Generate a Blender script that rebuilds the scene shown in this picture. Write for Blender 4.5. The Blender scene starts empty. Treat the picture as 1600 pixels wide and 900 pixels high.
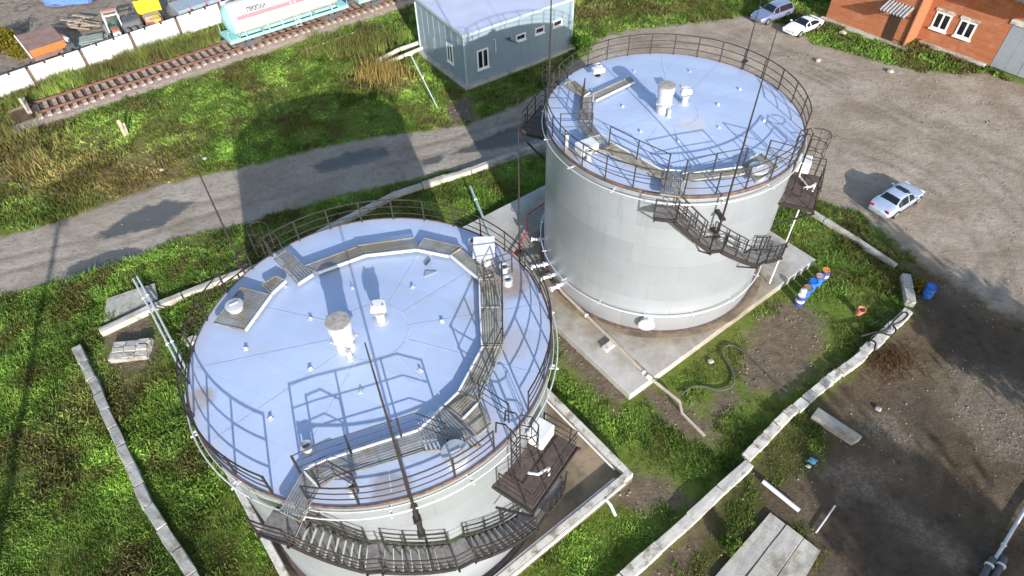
import bpy, bmesh, math, random
import numpy as np
from mathutils import Vector, Matrix
random.seed(7); rng = np.random.default_rng(7)
R_ = math.radians
C = bpy.context.scene.collection
# ------------------------------------------------------------------ camera maths
S = 7.6
PF, PIT, ROL = 1012.88, 0.82290586, -0.02470081
CH = 4.39767636*S + 0.5
T1 = (-0.79505178*S, 2.33499273*S); T2 = (1.31637866*S, 4.52544847*S)
Fv = np.array([0, math.cos(PIT), -math.sin(PIT)]); Rv0 = np.array([1., 0, 0]); Uv0 = np.cross(Rv0, Fv)
Rv = Rv0*math.cos(ROL) + Uv0*math.sin(ROL); Uv = -Rv0*math.sin(ROL) + Uv0*math.cos(ROL)
CAM = np.array([0, 0, CH])
def ray(x, y): return Fv*PF + Rv*(x-800) - Uv*(y-450)
def g(x, y, z=0.0):
    d = ray(x, y); t = (z-CH)/d[2]; return Vector(CAM + d*t)
def onplane(x, y, p, n):
    d = ray(x, y); n = np.array(n, float); t = ((np.array(p)-CAM)@n)/(d@n); return Vector(CAM+d*t)
# ------------------------------------------------------------------ materials
def nd(nt, t, **k):
    n = nt.nodes.new(t)
    for a, b in k.items(): setattr(n, a, b)
    return n
def newmat(name):
    m = bpy.data.materials.new(name); m.use_nodes = True; nt = m.node_tree
    b = nt.nodes['Principled BSDF']; return m, nt, b
def noise(nt, sc, det=6, rough=.6, coord='Object', scl=None):
    tc = nd(nt, 'ShaderNodeTexCoord'); n = nd(nt, 'ShaderNodeTexNoise')
    n.inputs['Scale'].default_value = sc; n.inputs['Detail'].default_value = det; n.inputs['Roughness'].default_value = rough
    if scl:
        mp = nd(nt, 'ShaderNodeMapping'); mp.inputs['Scale'].default_value = scl
        nt.links.new(tc.outputs[coord], mp.inputs[0]); nt.links.new(mp.outputs[0], n.inputs['Vector'])
    else: nt.links.new(tc.outputs[coord], n.inputs['Vector'])
    return n
def ramp(nt, src, p0, p1, c0=(0, 0, 0, 1), c1=(1, 1, 1, 1)):
    r = nd(nt, 'ShaderNodeValToRGB'); e = r.color_ramp.elements
    e[0].position = p0; e[1].position = p1; e[0].color = c0; e[1].color = c1
    nt.links.new(src, r.inputs[0]); return r
def mix(nt, fac, a, b, mode='MIX'):
    m = nd(nt, 'ShaderNodeMix', data_type='RGBA', blend_type=mode)
    for s, v in ((m.inputs[0], fac), (m.inputs[6], a), (m.inputs[7], b)):
        if isinstance(v, (int, float)): s.default_value = v
        elif isinstance(v, tuple): s.default_value = v if len(v) == 4 else (*v, 1)
        else: nt.links.new(v, s)
    return m.outputs[2]
def mathn(nt, op, a, b=0.0):
    m = nd(nt, 'ShaderNodeMath', operation=op)
    for s, v in ((m.inputs[0], a), (m.inputs[1], b)):
        if isinstance(v, (int, float)): s.default_value = v
        else: nt.links.new(v, s)
    return m.outputs[0]
def M(name, col, rough=.7, metal=0., var=.25, sc=1.5, bump=0., bsc=20, stain=None, stsc=.6, sth=.6, coat=0., scl=None, spec=None):
    m, nt, b = newmat(name)
    n = noise(nt, sc, scl=scl)
    lo = tuple(c*(1-var) for c in col); hi = tuple(min(1, c*(1+var)) for c in col)
    r = ramp(nt, n.outputs[0], .3, .7, (*lo, 1), (*hi, 1)); out = r.outputs[0]
    if stain:
        s = noise(nt, stsc, 8, .7); f = ramp(nt, s.outputs[0], sth-.05, sth+.08)
        out = mix(nt, f.outputs[0], out, stain)
    nt.links.new(out, b.inputs['Base Color'])
    rr = ramp(nt, n.outputs[0], .2, .8, (max(0, rough-.08),)*3+(1,), (min(1, rough+.08),)*3+(1,))
    nt.links.new(rr.outputs[0], b.inputs['Roughness']); b.inputs['Metallic'].default_value = metal
    if coat: b.inputs['Coat Weight'].default_value = coat; b.inputs['Coat Roughness'].default_value = .06
    if spec is not None: b.inputs['Specular IOR Level'].default_value = spec
    if bump:
        bn = noise(nt, bsc, 4); bp = nd(nt, 'ShaderNodeBump'); bp.inputs['Strength'].default_value = bump; bp.inputs['Distance'].default_value = .03
        nt.links.new(bn.outputs[0], bp.inputs['Height']); nt.links.new(bp.outputs[0], b.inputs['Normal'])
    return m
MT = {}
MT['dark_steel'] = M('dark brown steel', (.026, .020, .019), .65, .1, .35, 3, stain=(.06, .032, .02), stsc=1.2, sth=.62)
MT['grate'] = M('galvanised grating', (.30, .30, .29), .55, .4, .3, 2, stain=(.27, .22, .15), stsc=.7, sth=.5)
MT['grate_tan'] = M('weathered grating', (.34, .31, .24), .65, .2, .3, 2, stain=(.2, .16, .1), stsc=.9, sth=.55)
MT['brown_grate'] = M('brown tread grating', (.2, .19, .18), .65, .25, .3, 6, stain=(.11, .075, .055), stsc=1.6, sth=.6)
MT['white_paint'] = M('white paint', (.62, .62, .62), .5, 0, .08, 2, stain=(.5, .45, .38), stsc=1.5, sth=.68)
MT['alu_pipe'] = M('aluminium paint pipe', (.6, .62, .63), .42, .35, .1, 2)
MT['vent'] = M('silver vent paint', (.5, .51, .53), .42, .25, .1, 3, stain=(.42, .38, .32), stsc=1.4, sth=.7)
MT['vent_cap'] = M('weathered vent cap', (.34, .31, .28), .7, .2, .35, 5)
MT['rust'] = M('rust', (.15, .07, .035), .85, 0, .5, 4, bump=.3)
MT['concrete'] = M('pale concrete', (.42, .395, .35), .9, 0, .18, .9, bump=.5, bsc=12, stain=(.24, .21, .16), stsc=.55, sth=.55)
MT['concrete_white'] = M('limewashed concrete', (.5, .475, .43), .9, 0, .2, 1.2, bump=.5, bsc=9, stain=(.2, .175, .13), stsc=1.3, sth=.55)
MT['concrete_grey'] = M('grey concrete', (.33, .32, .29), .92, 0, .25, 1.3, bump=.6, bsc=9, stain=(.16, .15, .12), stsc=.8, sth=.56)
MT['concrete_tan'] = M('wet stained concrete', (.27, .2, .125), .8, 0, .35, .7, bump=.4, bsc=8, stain=(.12, .095, .06), stsc=.35, sth=.48)
MT['rail'] = M('rusty rail', (.17, .085, .055), .6, .4, .25, 2)
MT['sleeper'] = M('weathered timber sleeper', (.34, .26, .21), .9, 0, .45, 1.1, bump=.6, bsc=14)
MT['wagon_white'] = M('white tank wagon paint', (.52, .53, .51), .35, 0, .05, .7, stain=(.36, .34, .3), stsc=.8, sth=.62)
MT['wagon_cyan'] = M('pale turquoise paint', (.26, .5, .48), .45, 0, .12, 1.5, stain=(.25, .35, .32), stsc=2, sth=.66)
MT['wagon_red'] = M('faded red stripe', (.5, .15, .17), .5, 0, .12, 2)
MT['lettering'] = M('grey lettering', (.06, .065, .08), .6, 0, .1, 2)
MT['seam'] = M('pale weld seam', (.5, .56, .69), .5, .2, .12, 3)
MT['platform_floor'] = M('rusty platform grating', (.085, .06, .05), .8, .1, .4, 5, stain=(.13, .11, .095), stsc=1.2, sth=.58)
MT['rim'] = M('dark brown rim', (.10, .068, .06), .75, 0, .4, 3, stain=(.2, .11, .07), stsc=1.5, sth=.58)
MT['post_rust'] = M('rust stained post', (.12, .08, .065), .9, 0, .4, 3)
MT['black'] = M('black rubber', (.02, .02, .021), .8, 0, .2, 4)
MT['hose'] = M('grey black hose', (.07, .07, .065), .75, 0, .3, 4)
MT['glass'] = M('dark window glass', (.012, .014, .018), .08, 0, .1, 1, spec=.8)
MT['car_glass'] = M('tinted car glass', (.012, .014, .02), .05, 0, .1, 1, spec=.6)
MT['pvc'] = M('white window frame', (.8, .8, .8), .4, 0, .04, 2)
MT['barrel_blue'] = M('blue barrel plastic', (.025, .14, .5), .42, 0, .12, 2)
MT['barrel_dark'] = M('dark blue barrel', (.05, .07, .3), .42, 0, .12, 2)
MT['barrel_rust'] = M('brown dusty lid', (.27, .15, .08), .8, 0, .3, 8)
MT['barrel_orange'] = M('orange rusty lid', (.55, .21, .03), .75, 0, .2, 6)
MT['barrel_grey'] = M('grey rusting lid', (.33, .31, .27), .7, 0, .2, 5, stain=(.45, .2, .06), stsc=3, sth=.5)
MT['red_pipe'] = M('red pipe paint', (.5, .05, .05), .5, 0, .15, 3)
MT['bucket'] = M('dusty pink bucket', (.5, .2, .15), .6, 0, .15, 6)
MT['lamp_red'] = M('red tail lamp', (.35, .01, .02), .15, 0, .1, 6)
MT['lamp_clear'] = M('clear headlamp', (.7, .72, .74), .12, .1, .08, 6)
MT['chrome'] = M('silver rim', (.6, .6, .61), .3, .8, .1, 3)
MT['paint_silver'] = M('silver blue car paint', (.52, .6, .74), .3, .45, .04, 1, coat=.8)
MT['paint_white'] = M('white car paint', (.8, .8, .8), .3, 0, .03, 1, coat=.8)
MT['paint_blue'] = M('slate blue car paint', (.23, .26, .40), .32, .4, .04, 1, coat=.7)
MT['cabin'] = M('blue grey sandwich panel', (.225, .295, .345), .45, .1, .06, .8)
MT['cabin_roof'] = M('lilac grey roof sheet', (.46, .48, .6), .5, .15, .08, .5, stain=(.4, .38, .36), stsc=.4, sth=.62)
MT['door_dark'] = M('dark brown door', (.045, .022, .014), .6, 0, .2, 3)
MT['gate_grey'] = M('grey metal gate', (.33, .37, .41), .5, .3, .08, 1.2, stain=(.25, .22, .2), stsc=1.6, sth=.66)
MT['corrugated'] = M('galvanised corrugated sheet', (.46, .49, .5), .4, .6, .2, 3)
MT['tarp'] = M('grey green sheet', (.27, .3, .26), .8, 0, .25, 1.2)
MT['yellow'] = M('yellow machine paint', (.72, .5, .02), .45, 0, .15, 2, stain=(.3, .18, .05), stsc=2, sth=.62)
MT['machine_red'] = M('faded red machine paint', (.42, .12, .08), .6, 0, .25, 2, stain=(.35, .25, .2), stsc=2, sth=.55)
MT['machine_pink'] = M('sun bleached orange paint', (.55, .25, .18), .6, 0, .2, 2)
MT['green_dark'] = M('dark green upholstery', (.03, .1, .06), .7, 0, .3, 3)
MT['grey_dark'] = M('dark grey metal', (.09, .095, .1), .6, .2, .25, 2)
MT['grey_tyre'] = M('dusty tyre', (.13, .125, .12), .9, 0, .25, 5)
MT['shed_roof'] = M('brown sheet roof', (.19, .12, .1), .75, 0, .25, 1.5)
MT['orange'] = M('orange paint', (.6, .14, .03), .6, 0, .2, 2)
MT['blue_tarp'] = M('blue tarpaulin', (.08, .16, .42), .6, 0, .25, 1)
MT['timber'] = M('weathered timber', (.34, .27, .2), .85, 0, .35, 2, bump=.4, bsc=20)
MT['bark'] = M('bark', (.09, .07, .05), .95, 0, .3, 6, bump=.8)
MT['bone'] = M('pale stone', (.36, .33, .29), .9, 0, .2, 3, bump=.5)
MT['blue_rag'] = M('blue plastic sack', (.09, .3, .46), .5, 0, .2, 5)
MT['steel_green'] = M('pale green steel pipe', (.42, .5, .48), .45, .2, .12, 2)
MT['tan_pipe'] = M('dusty beige pipe', (.42, .35, .28), .6, .1, .15, 2)
MT['lag'] = M('pale lagged pipe', (.55, .5, .4), .7, .1, .15, 2)

def tank_shell_mat():
    m, nt, b = newmat('silver grey shell paint')
    n = noise(nt, .35, 5); st = noise(nt, 1.0, 6, .65, scl=(2.2, 2.2, .09))
    base = ramp(nt, n.outputs[0], .3, .7, (.47, .505, .55, 1), (.55, .585, .63, 1)).outputs[0]
    f = ramp(nt, st.outputs[0], .58, .78); base = mix(nt, mathn(nt, 'MULTIPLY', f.outputs[0], .3), base, (.33, .32, .29))
    # plate courses: thin weld lines at each 1.49 m and staggered vertical seams
    tc = nd(nt, 'ShaderNodeTexCoord'); sp = nd(nt, 'ShaderNodeSeparateXYZ'); nt.links.new(tc.outputs['Object'], sp.inputs[0])
    zz = mathn(nt, 'DIVIDE', sp.outputs[2], 1.49); fr = mathn(nt, 'FRACT', zz); ln = mathn(nt, 'LESS_THAN', fr, .022)
    an = mathn(nt, 'ARCTAN2', sp.outputs[1], sp.outputs[0]); fl = mathn(nt, 'FLOOR', zz)
    off = mathn(nt, 'MULTIPLY', fl, .37); a2 = mathn(nt, 'FRACT', mathn(nt, 'ADD', mathn(nt, 'MULTIPLY', an, 1.273), off))
    pv = nd(nt, 'ShaderNodeTexBrick'); cb = nd(nt, 'ShaderNodeCombineXYZ'); nt.links.new(mathn(nt, 'MULTIPLY', an, 7.6), cb.inputs[0]); nt.links.new(sp.outputs[2], cb.inputs[1]); nt.links.new(cb.outputs[0], pv.inputs[0])
    for nm, v in (('Scale', 1.), ('Brick Width', 5.97), ('Row Height', 1.49), ('Mortar Size', .012), ('Mortar Smooth', .3)): pv.inputs[nm].default_value = v
    pv.inputs['Color1'].default_value = (.9, .9, .91, 1); pv.inputs['Color2'].default_value = (1.04, 1.04, 1.03, 1); pv.inputs['Mortar'].default_value = (.72, .72, .72, 1)
    base = mix(nt, 1.0, base, pv.outputs[0], 'MULTIPLY'); seam = pv.outputs[1]
    dr = noise(nt, 1.0, 7, .7, scl=(3.5, 3.5, .16)); top = ramp(nt, sp.outputs[2], 0, 1); zt = mathn(nt, 'MULTIPLY', sp.outputs[2], .0877)
    df = mathn(nt, 'MULTIPLY', ramp(nt, dr.outputs[0], .56, .72).outputs[0], ramp(nt, zt, .55, 1.0).outputs[0]); base = mix(nt, mathn(nt, 'MULTIPLY', df, .5), base, (.3, .24, .18))
    lo = mathn(nt, 'MULTIPLY', ramp(nt, zt, .16, .0).outputs[0], ramp(nt, n.outputs[0], .35, .65).outputs[0]); lo = mathn(nt, 'MULTIPLY', ramp(nt, zt, .0, .14, (1, 1, 1, 1), (0, 0, 0, 1)).outputs[0], .3); base = mix(nt, lo, base, (.3, .28, .25))
    nt.links.new(base, b.inputs['Base Color']); b.inputs['Metallic'].default_value = .62; b.inputs['Roughness'].default_value = .4
    big = noise(nt, .55, 2); h = mathn(nt, 'ADD', mathn(nt, 'MULTIPLY', big.outputs[0], .6), mathn(nt, 'MULTIPLY', seam, .12))
    bp = nd(nt, 'ShaderNodeBump'); bp.inputs['Strength'].default_value = .25; bp.inputs['Distance'].default_value = .06
    nt.links.new(h, bp.inputs['Height']); nt.links.new(bp.outputs[0], b.inputs['Normal'])
    return m
def tank_roof_mat(name, blobs):
    m, nt, b = newmat(name)
    n = noise(nt, .5, 6, .65)
    base = ramp(nt, n.outputs[0], .3, .7, (.395, .475, .655, 1), (.45, .53, .705, 1)).outputs[0]
    f1 = noise(nt, 2.5, 8, .75); base = mix(nt, mathn(nt, 'MULTIPLY', ramp(nt, f1.outputs[0], .6, .75).outputs[0], .35), base, (.43, .45, .5))
    pv = nd(nt, 'ShaderNodeTexBrick'); ptc = nd(nt, 'ShaderNodeTexCoord'); pmp = nd(nt, 'ShaderNodeMapping'); pmp.inputs['Rotation'].default_value = (0, 0, .45); nt.links.new(ptc.outputs['Object'], pmp.inputs[0]); nt.links.new(pmp.outputs[0], pv.inputs[0])
    for nm, v in (('Scale', 1.), ('Brick Width', 5.2), ('Row Height', 1.5), ('Mortar Size', .014), ('Mortar Smooth', .4)): pv.inputs[nm].default_value = v
    pv.inputs['Color1'].default_value = (.92, .925, .935, 1); pv.inputs['Color2'].default_value = (1.03, 1.03, 1.03, 1); pv.inputs['Mortar'].default_value = (.86, .87, .9, 1); base = mix(nt, 1.0, base, pv.outputs[0], 'MULTIPLY')
    sp_ = noise(nt, 9, 3, .6); base = mix(nt, mathn(nt, 'MULTIPLY', ramp(nt, sp_.outputs[0], .71, .75).outputs[0], .6), base, (.2, .17, .15))
    po = noise(nt, .42, 4, .55, scl=(1, 1, 1)); base = mix(nt, mathn(nt, 'MULTIPLY', ramp(nt, po.outputs[0], .56, .62).outputs[0], .22), base, (.42, .44, .47))
    tc = nd(nt, 'ShaderNodeTexCoord'); wob = noise(nt, 1.3, 5, .7)
    sp = nd(nt, 'ShaderNodeSeparateXYZ'); nt.links.new(tc.outputs['Object'], sp.inputs[0])
    for (x, y, rad, col, amt) in blobs:      # rust and dust stains where they lie on the roof plates
        dx = mathn(nt, 'SUBTRACT', sp.outputs[0], x); dy = mathn(nt, 'SUBTRACT', sp.outputs[1], y)
        d = mathn(nt, 'SQRT', mathn(nt, 'ADD', mathn(nt, 'MULTIPLY', dx, dx), mathn(nt, 'MULTIPLY', dy, dy)))
        d = mathn(nt, 'ADD', mathn(nt, 'DIVIDE', d, rad), mathn(nt, 'MULTIPLY', mathn(nt, 'SUBTRACT', wob.outputs[0], .5), 1.1))
        k = ramp(nt, d, .55, 1.05, (1, 1, 1, 1), (0, 0, 0, 1))
        base = mix(nt, mathn(nt, 'MULTIPLY', k.outputs[0], amt), base, col)
    # rusty rim
    rr = mathn(nt, 'SQRT', mathn(nt, 'ADD', mathn(nt, 'MULTIPLY', sp.outputs[0], sp.outputs[0]), mathn(nt, 'MULTIPLY', sp.outputs[1], sp.outputs[1])))
    e = ramp(nt, mathn(nt, 'DIVIDE', mathn(nt, 'ADD', rr, mathn(nt, 'MULTIPLY', mathn(nt, 'SUBTRACT', wob.outputs[0], .5), 1.0)), 8.), .86, .97)
    base = mix(nt, mathn(nt, 'MULTIPLY', e.outputs[0], .4), base, (.42, .36, .36))
    sl = noise(nt, 1.1, 7, .7, scl=(.5, 2.2, 1)); base = mix(nt, mathn(nt, 'MULTIPLY', ramp(nt, sl.outputs[0], .52, .75).outputs[0], .28), base, (.55, .6, .72))
    nt.links.new(base, b.inputs['Base Color']); b.inputs['Metallic'].default_value = .12; b.inputs['Roughness'].default_value = .55
    big = noise(nt, .6, 3); bp = nd(nt, 'ShaderNodeBump'); bp.inputs['Strength'].default_value = .3; bp.inputs['Distance'].default_value = .05
    nt.links.new(big.outputs[0], bp.inputs['Height']); nt.links.new(bp.outputs[0], b.inputs['Normal'])
    return m
MT['shell'] = tank_shell_mat()
def brick_mat():
    m, nt, b = newmat('orange red brick')
    tc = nd(nt, 'ShaderNodeTexCoord'); mp = nd(nt, 'ShaderNodeMapping')
    sp = nd(nt, 'ShaderNodeSeparateXYZ'); nt.links.new(tc.outputs['Object'], sp.inputs[0])
    cb = nd(nt, 'ShaderNodeCombineXYZ'); nt.links.new(mathn(nt, 'ADD', sp.outputs[0], sp.outputs[1]), cb.inputs[0]); nt.links.new(sp.outputs[2], cb.inputs[1])
    br = nd(nt, 'ShaderNodeTexBrick'); nt.links.new(cb.outputs[0], br.inputs[0]); br.inputs['Scale'].default_value = 1.0
    br.inputs['Brick Width'].default_value = .3; br.inputs['Row Height'].default_value = .1; br.inputs['Mortar Size'].default_value = .006; br.inputs['Mortar Smooth'].default_value = .6
    br.inputs['Color1'].default_value = (.4, .135, .055, 1); br.inputs['Color2'].default_value = (.31, .098, .04, 1); br.inputs['Mortar'].default_value = (.36, .17, .1, 1)
    n = noise(nt, .6, 8, .7); f = ramp(nt, n.outputs[0], .52, .72)
    out = mix(nt, mathn(nt, 'MULTIPLY', f.outputs[0], .45), br.outputs[0], (.52, .31, .2))
    nt.links.new(out, b.inputs['Base Color']); b.inputs['Roughness'].default_value = .9
    return m
MT['brick'] = brick_mat()
# ------------------------------------------------------------------ mesh building
class MB:
    def __init__(s): s.v = []; s.f = []
    def add(s, vs, fs):
        o = len(s.v); s.v += [tuple(v) for v in vs]; s.f += [tuple(i+o for i in f) for f in fs]; return s
    def hexa(s, b, t):   # four bottom points, four top points
        return s.add(list(b)+list(t), [(3, 2, 1, 0), (4, 5, 6, 7), (0, 1, 5, 4), (1, 2, 6, 5), (2, 3, 7, 6), (3, 0, 4, 7)])
    def box(s, c, sz, rz=0):
        ca, sa = math.cos(rz), math.sin(rz); q = []
        for z in (-.5, .5):
            for x, y in ((-.5, -.5), (.5, -.5), (.5, .5), (-.5, .5)):
                X, Y = x*sz[0], y*sz[1]; q.append((c[0]+X*ca-Y*sa, c[1]+X*sa+Y*ca, c[2]+z*sz[2]))
        return s.hexa(q[:4], q[4:])
    def bar(s, a, b, w, h=None, up=(0, 0, 1)):
        a, b = Vector(a), Vector(b); h = h or w; d = (b-a).normalized(); u = Vector(up)
        if abs(d.dot(u)) > .97: u = Vector((1, 0, 0))
        x = d.cross(u).normalized(); y = x.cross(d).normalized(); x *= w/2; y *= h/2
        return s.hexa([a-x-y, a+x-y, a+x+y, a-x+y], [b-x-y, b+x-y, b+x+y, b-x+y])
    def tube(s, pts, r, n=6, closed=False, cap=True):
        pts = [Vector(p) for p in pts]; N = len(pts); o = len(s.v); px = None
        for i, p in enumerate(pts):
            if closed: d = pts[(i+1) % N]-pts[i-1]
            else: d = pts[min(i+1, N-1)]-pts[max(i-1, 0)]
            d.normalize()
            if px is None:
                u = Vector((0, 0, 1)) if abs(d.z) < .9 else Vector((1, 0, 0)); x = d.cross(u).normalized()
            else: x = (px-d*px.dot(d)).normalized()
            px = x; y = d.cross(x)
            rr = r[i] if isinstance(r, (list, tuple)) else r
            for k in range(n):
                a = 2*math.pi*k/n; s.v.append(tuple(p+x*math.cos(a)*rr+y*math.sin(a)*rr))
        for i in range(N if closed else N-1):
            for k in range(n):
                a = o+i*n+k; b = o+i*n+(k+1) % n; c = o+((i+1) % N)*n+(k+1) % n; d = o+((i+1) % N)*n+k; s.f.append((a, b, c, d))
        if cap and not closed:
            s.f.append(tuple(o+k for k in range(n))[::-1]); s.f.append(tuple(o+(N-1)*n+k for k in range(n)))
        return s
    def lathe(s, prof, c=(0, 0, 0), n=32, cap0=True, cap1=True):
        o = len(s.v)
        for r, z in prof:
            for k in range(n):
                a = 2*math.pi*k/n; s.v.append((c[0]+r*math.cos(a), c[1]+r*math.sin(a), c[2]+z))
        for i in range(len(prof)-1):
            for k in range(n):
                a = o+i*n+k; b = o+i*n+(k+1) % n; s.f.append((a, b, b+n, a+n))
        if cap0: s.f.append(tuple(o+k for k in range(n))[::-1])
        if cap1: s.f.append(tuple(o+(len(prof)-1)*n+k for k in range(n)))
        return s
    def prism(s, poly, z0, z1):
        n = len(poly); o = len(s.v)
        A = sum(poly[i][0]*poly[(i+1) % n][1]-poly[(i+1) % n][0]*poly[i][1] for i in range(n))
        if A < 0: poly = poly[::-1]
        s.v += [(p[0], p[1], z0) for p in poly]+[(p[0], p[1], z1) for p in poly]
        s.f.append(tuple(o+i for i in range(n))[::-1]); s.f.append(tuple(o+n+i for i in range(n)))
        for i in range(n): j = (i+1) % n; s.f.append((o+i, o+j, o+n+j, o+n+i))
        return s
    def xf(s, mat): s.v = [tuple(mat @ Vector(v)) for v in s.v]; return s
    def build(s, name, mat, parent=None, smooth=False, bevel=0, rough=0, subdiv=0):
        me = bpy.data.meshes.new(name); me.from_pydata(s.v, [], s.f); me.update()
        if bevel or subdiv or rough:
            bm = bmesh.new(); bm.from_mesh(me)
            if bevel: bmesh.ops.bevel(bm, geom=bm.edges[:], offset=bevel, segments=1, affect='EDGES', clamp_overlap=True)
            if subdiv: bmesh.ops.triangulate(bm, faces=[f for f in bm.faces if len(f.verts) > 4]); bmesh.ops.subdivide_edges(bm, edges=bm.edges[:], cuts=subdiv, use_grid_fill=True)
            if rough:
                for v in bm.verts: v.co += Vector((random.uniform(-1, 1), random.uniform(-1, 1), random.uniform(-1, 1)))*rough
            bm.to_mesh(me); bm.free()
        if smooth:
            me.polygons.foreach_set('use_smooth', [True]*len(me.polygons)); me.set_sharp_from_angle(angle=R_(38))
        me.materials.append(MT[mat] if isinstance(mat, str) else mat)
        o = bpy.data.objects.new(name, me); C.objects.link(o)
        if parent: o.parent = parent
        return o
def tag(o, label=None, cat=None, group=None, kind=None):
    if label: o['label'] = label
    if cat: o['category'] = cat
    if group: o['group'] = group
    if kind: o['kind'] = kind
    return o
def empty(name, loc, label, cat, group=None, rz=0):
    o = bpy.data.objects.new(name, None); C.objects.link(o); o.location = loc; o.rotation_euler = (0, 0, rz); o.empty_display_size = .2
    return tag(o, label, cat, group)
def copy_tree(o, parent=None):
    c = o.copy(); C.objects.link(c); c.parent = parent
    for ch in list(o.children): copy_tree(ch, c)
    return c
def pl(a, r, z): return Vector((r*math.cos(R_(a)), r*math.sin(R_(a)), z))
def arc(a0, a1, r, z0, z1=None, n=None):
    n = n or max(2, int(abs(a1-a0)/4)+1); z1 = z0 if z1 is None else z1
    return [pl(a0+(a1-a0)*i/(n-1), r, z0+(z1-z0)*i/(n-1)) for i in range(n)]
# ------------------------------------------------------------------ numpy noise / regions for the ground
def vnoise(x, y, sc, seed):
    r = np.random.default_rng(seed); N = 256; L = r.random((N, N)); x = x/sc+1000; y = y/sc+1000
    xi = np.floor(x).astype(int); yi = np.floor(y).astype(int); fx = x-xi; fy = y-yi; fx = fx*fx*(3-2*fx); fy = fy*fy*(3-2*fy)
    a = L[xi % N, yi % N]; b = L[(xi+1) % N, yi % N]; c = L[xi % N, (yi+1) % N]; d = L[(xi+1) % N, (yi+1) % N]
    return (a*(1-fx)+b*fx)*(1-fy)+(c*(1-fx)+d*fx)*fy
def fbm(x, y, sc, seed): return (vnoise(x, y, sc, seed)+.5*vnoise(x, y, sc/2.1, seed+1)+.25*vnoise(x, y, sc/4.3, seed+2))/1.75
def sdist(x, y, poly):       # signed distance, inside positive
    p = np.array(poly, float); d = np.full(x.shape, 1e9); ins = np.zeros(x.shape, bool); n = len(p)
    for i in range(n):
        a = p[i]; b = p[(i+1) % n]; e = b-a; wx = x-a[0]; wy = y-a[1]
        t = np.clip((wx*e[0]+wy*e[1])/(e@e), 0, 1); d = np.minimum(d, (wx-e[0]*t)**2+(wy-e[1]*t)**2)
        c = ((a[1] > y) != (b[1] > y)); den = (b[1]-a[1]) if abs(b[1]-a[1]) > 1e-9 else 1e-9
        ins ^= c & (x < (b[0]-a[0])*(y-a[1])/den+a[0])
    return np.sqrt(d)*np.where(ins, 1, -1)
GP = lambda pts: [tuple(g(*p)[:2]) for p in pts]
REG = dict(
 road=[GP([(-90,398),(0,370),(60,354),(120,335),(190,310),(260,286),(330,272),(400,256),(470,238),(540,222),(640,206),(690,201),(735,192),(790,172),(850,140),(895,95),(960,70),(1000,120),(900,300),(850,236),(760,262),(700,264),(620,286),(560,296),(480,318),(390,347),(320,360),(270,373),(210,402),(150,418),(70,443),(0,459),(-90,480)])],
 yard=[GP([(905,110),(915,85),(935,60),(985,45),(1060,38),(1130,30),(1160,24),(1215,36),(1280,70),(1345,85),(1400,102),(1440,112),(1500,112),(1540,112),(1600,132),(1800,190),(2000,500),(1800,700),(1500,480),(1430,400),(1340,330),(1255,300),(1150,330),(950,250)])],
 soil=[GP([(1385,395),(1450,420),(1500,440),(1560,480),(1800,600),(2200,1150),(900,1000),(978,915),(1170,726),(1222,680),(1430,487),(1425,440)])],
 ballast=[[(-46.6,52.3),(-13.0,77.2),(5,92),(2,97),(-18,82.5),(-49.8,58.6)]],
 mud=[[(-80,38),(-50.5,61.6),(-33,74.6),(5,103),(5,140),(-120,140),(-120,60)]],
 bare=[GP([(1190,490),(1215,470),(1245,468),(1290,500),(1283,545),(1262,585),(1225,612),(1170,610),(1150,575),(1165,530)]), GP([(1000,600),(1040,610),(1100,650),(1130,600),(1160,620),(1120,660),(1115,690),(1060,680),(1020,640)]), GP([(965,735),(1040,740),(1090,790),(1010,800),(950,790)]), GP([(160,515),(235,480),(250,560),(190,590)]), GP([(690,165),(735,150),(745,185),(700,195)]), GP([(855,470),(900,500),(985,620),(960,640),(880,560)])],
 greenpatch=[GP([(1182,716),(1225,672),(1262,650),(1290,668),(1300,700),(1250,745),(1195,770)]), GP([(1080,880),(1120,800),(1165,730),(1200,770),(1185,830),(1120,900),(1050,915)]), GP([(1190,835),(1250,815),(1290,860),(1250,905),(1190,900)]), GP([(1412,60),(1440,72),(1530,95),(1545,108),(1500,118),(1425,96)]), GP([(1285,50),(1330,62),(1400,85),(1440,95),(1430,106),(1360,92),(1290,66)]), GP([(1240,300),(1275,318),(1340,360),(1405,405),(1445,440),(1432,470),(1408,425),(1380,405),(1240,330)])],
)
PUD = [GP([(490,258),(540,238),(600,228),(610,240),(560,256),(500,270)]), GP([(655,250),(690,240),(690,250),(660,260)]), GP([(150,365),(205,330),(262,310),(300,315),(255,350),(200,362),(165,372)]), GP([(105,415),(160,392),(210,383),(225,392),(150,425),(100,445)]), GP([(700,240),(780,205),(850,178),(850,215),(780,230)])]
DARK = [GP([(1430,445),(1500,470),(1600,550),(1600,620),(1500,560)]), GP([(1255,720),(1340,700),(1420,760),(1560,850),(1640,980),(1250,920),(1290,840)]), GP([(1400,640),(1450,600),(1480,660),(1440,720)]), GP([(1170,790),(1235,790),(1190,840)])]  # dark wet soil, plus tree shade painted into the ground at lower right
GRAV = [GP([(1490,560),(1600,600),(1660,720),(1560,720),(1480,640)]), GP([(1285,735),(1330,712),(1385,740),(1370,780),(1310,775)]), GP([(1365,775),(1440,805),(1530,885),(1480,885)]), GP([(1330,640),(1400,650),(1440,700),(1380,690)])]
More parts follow.
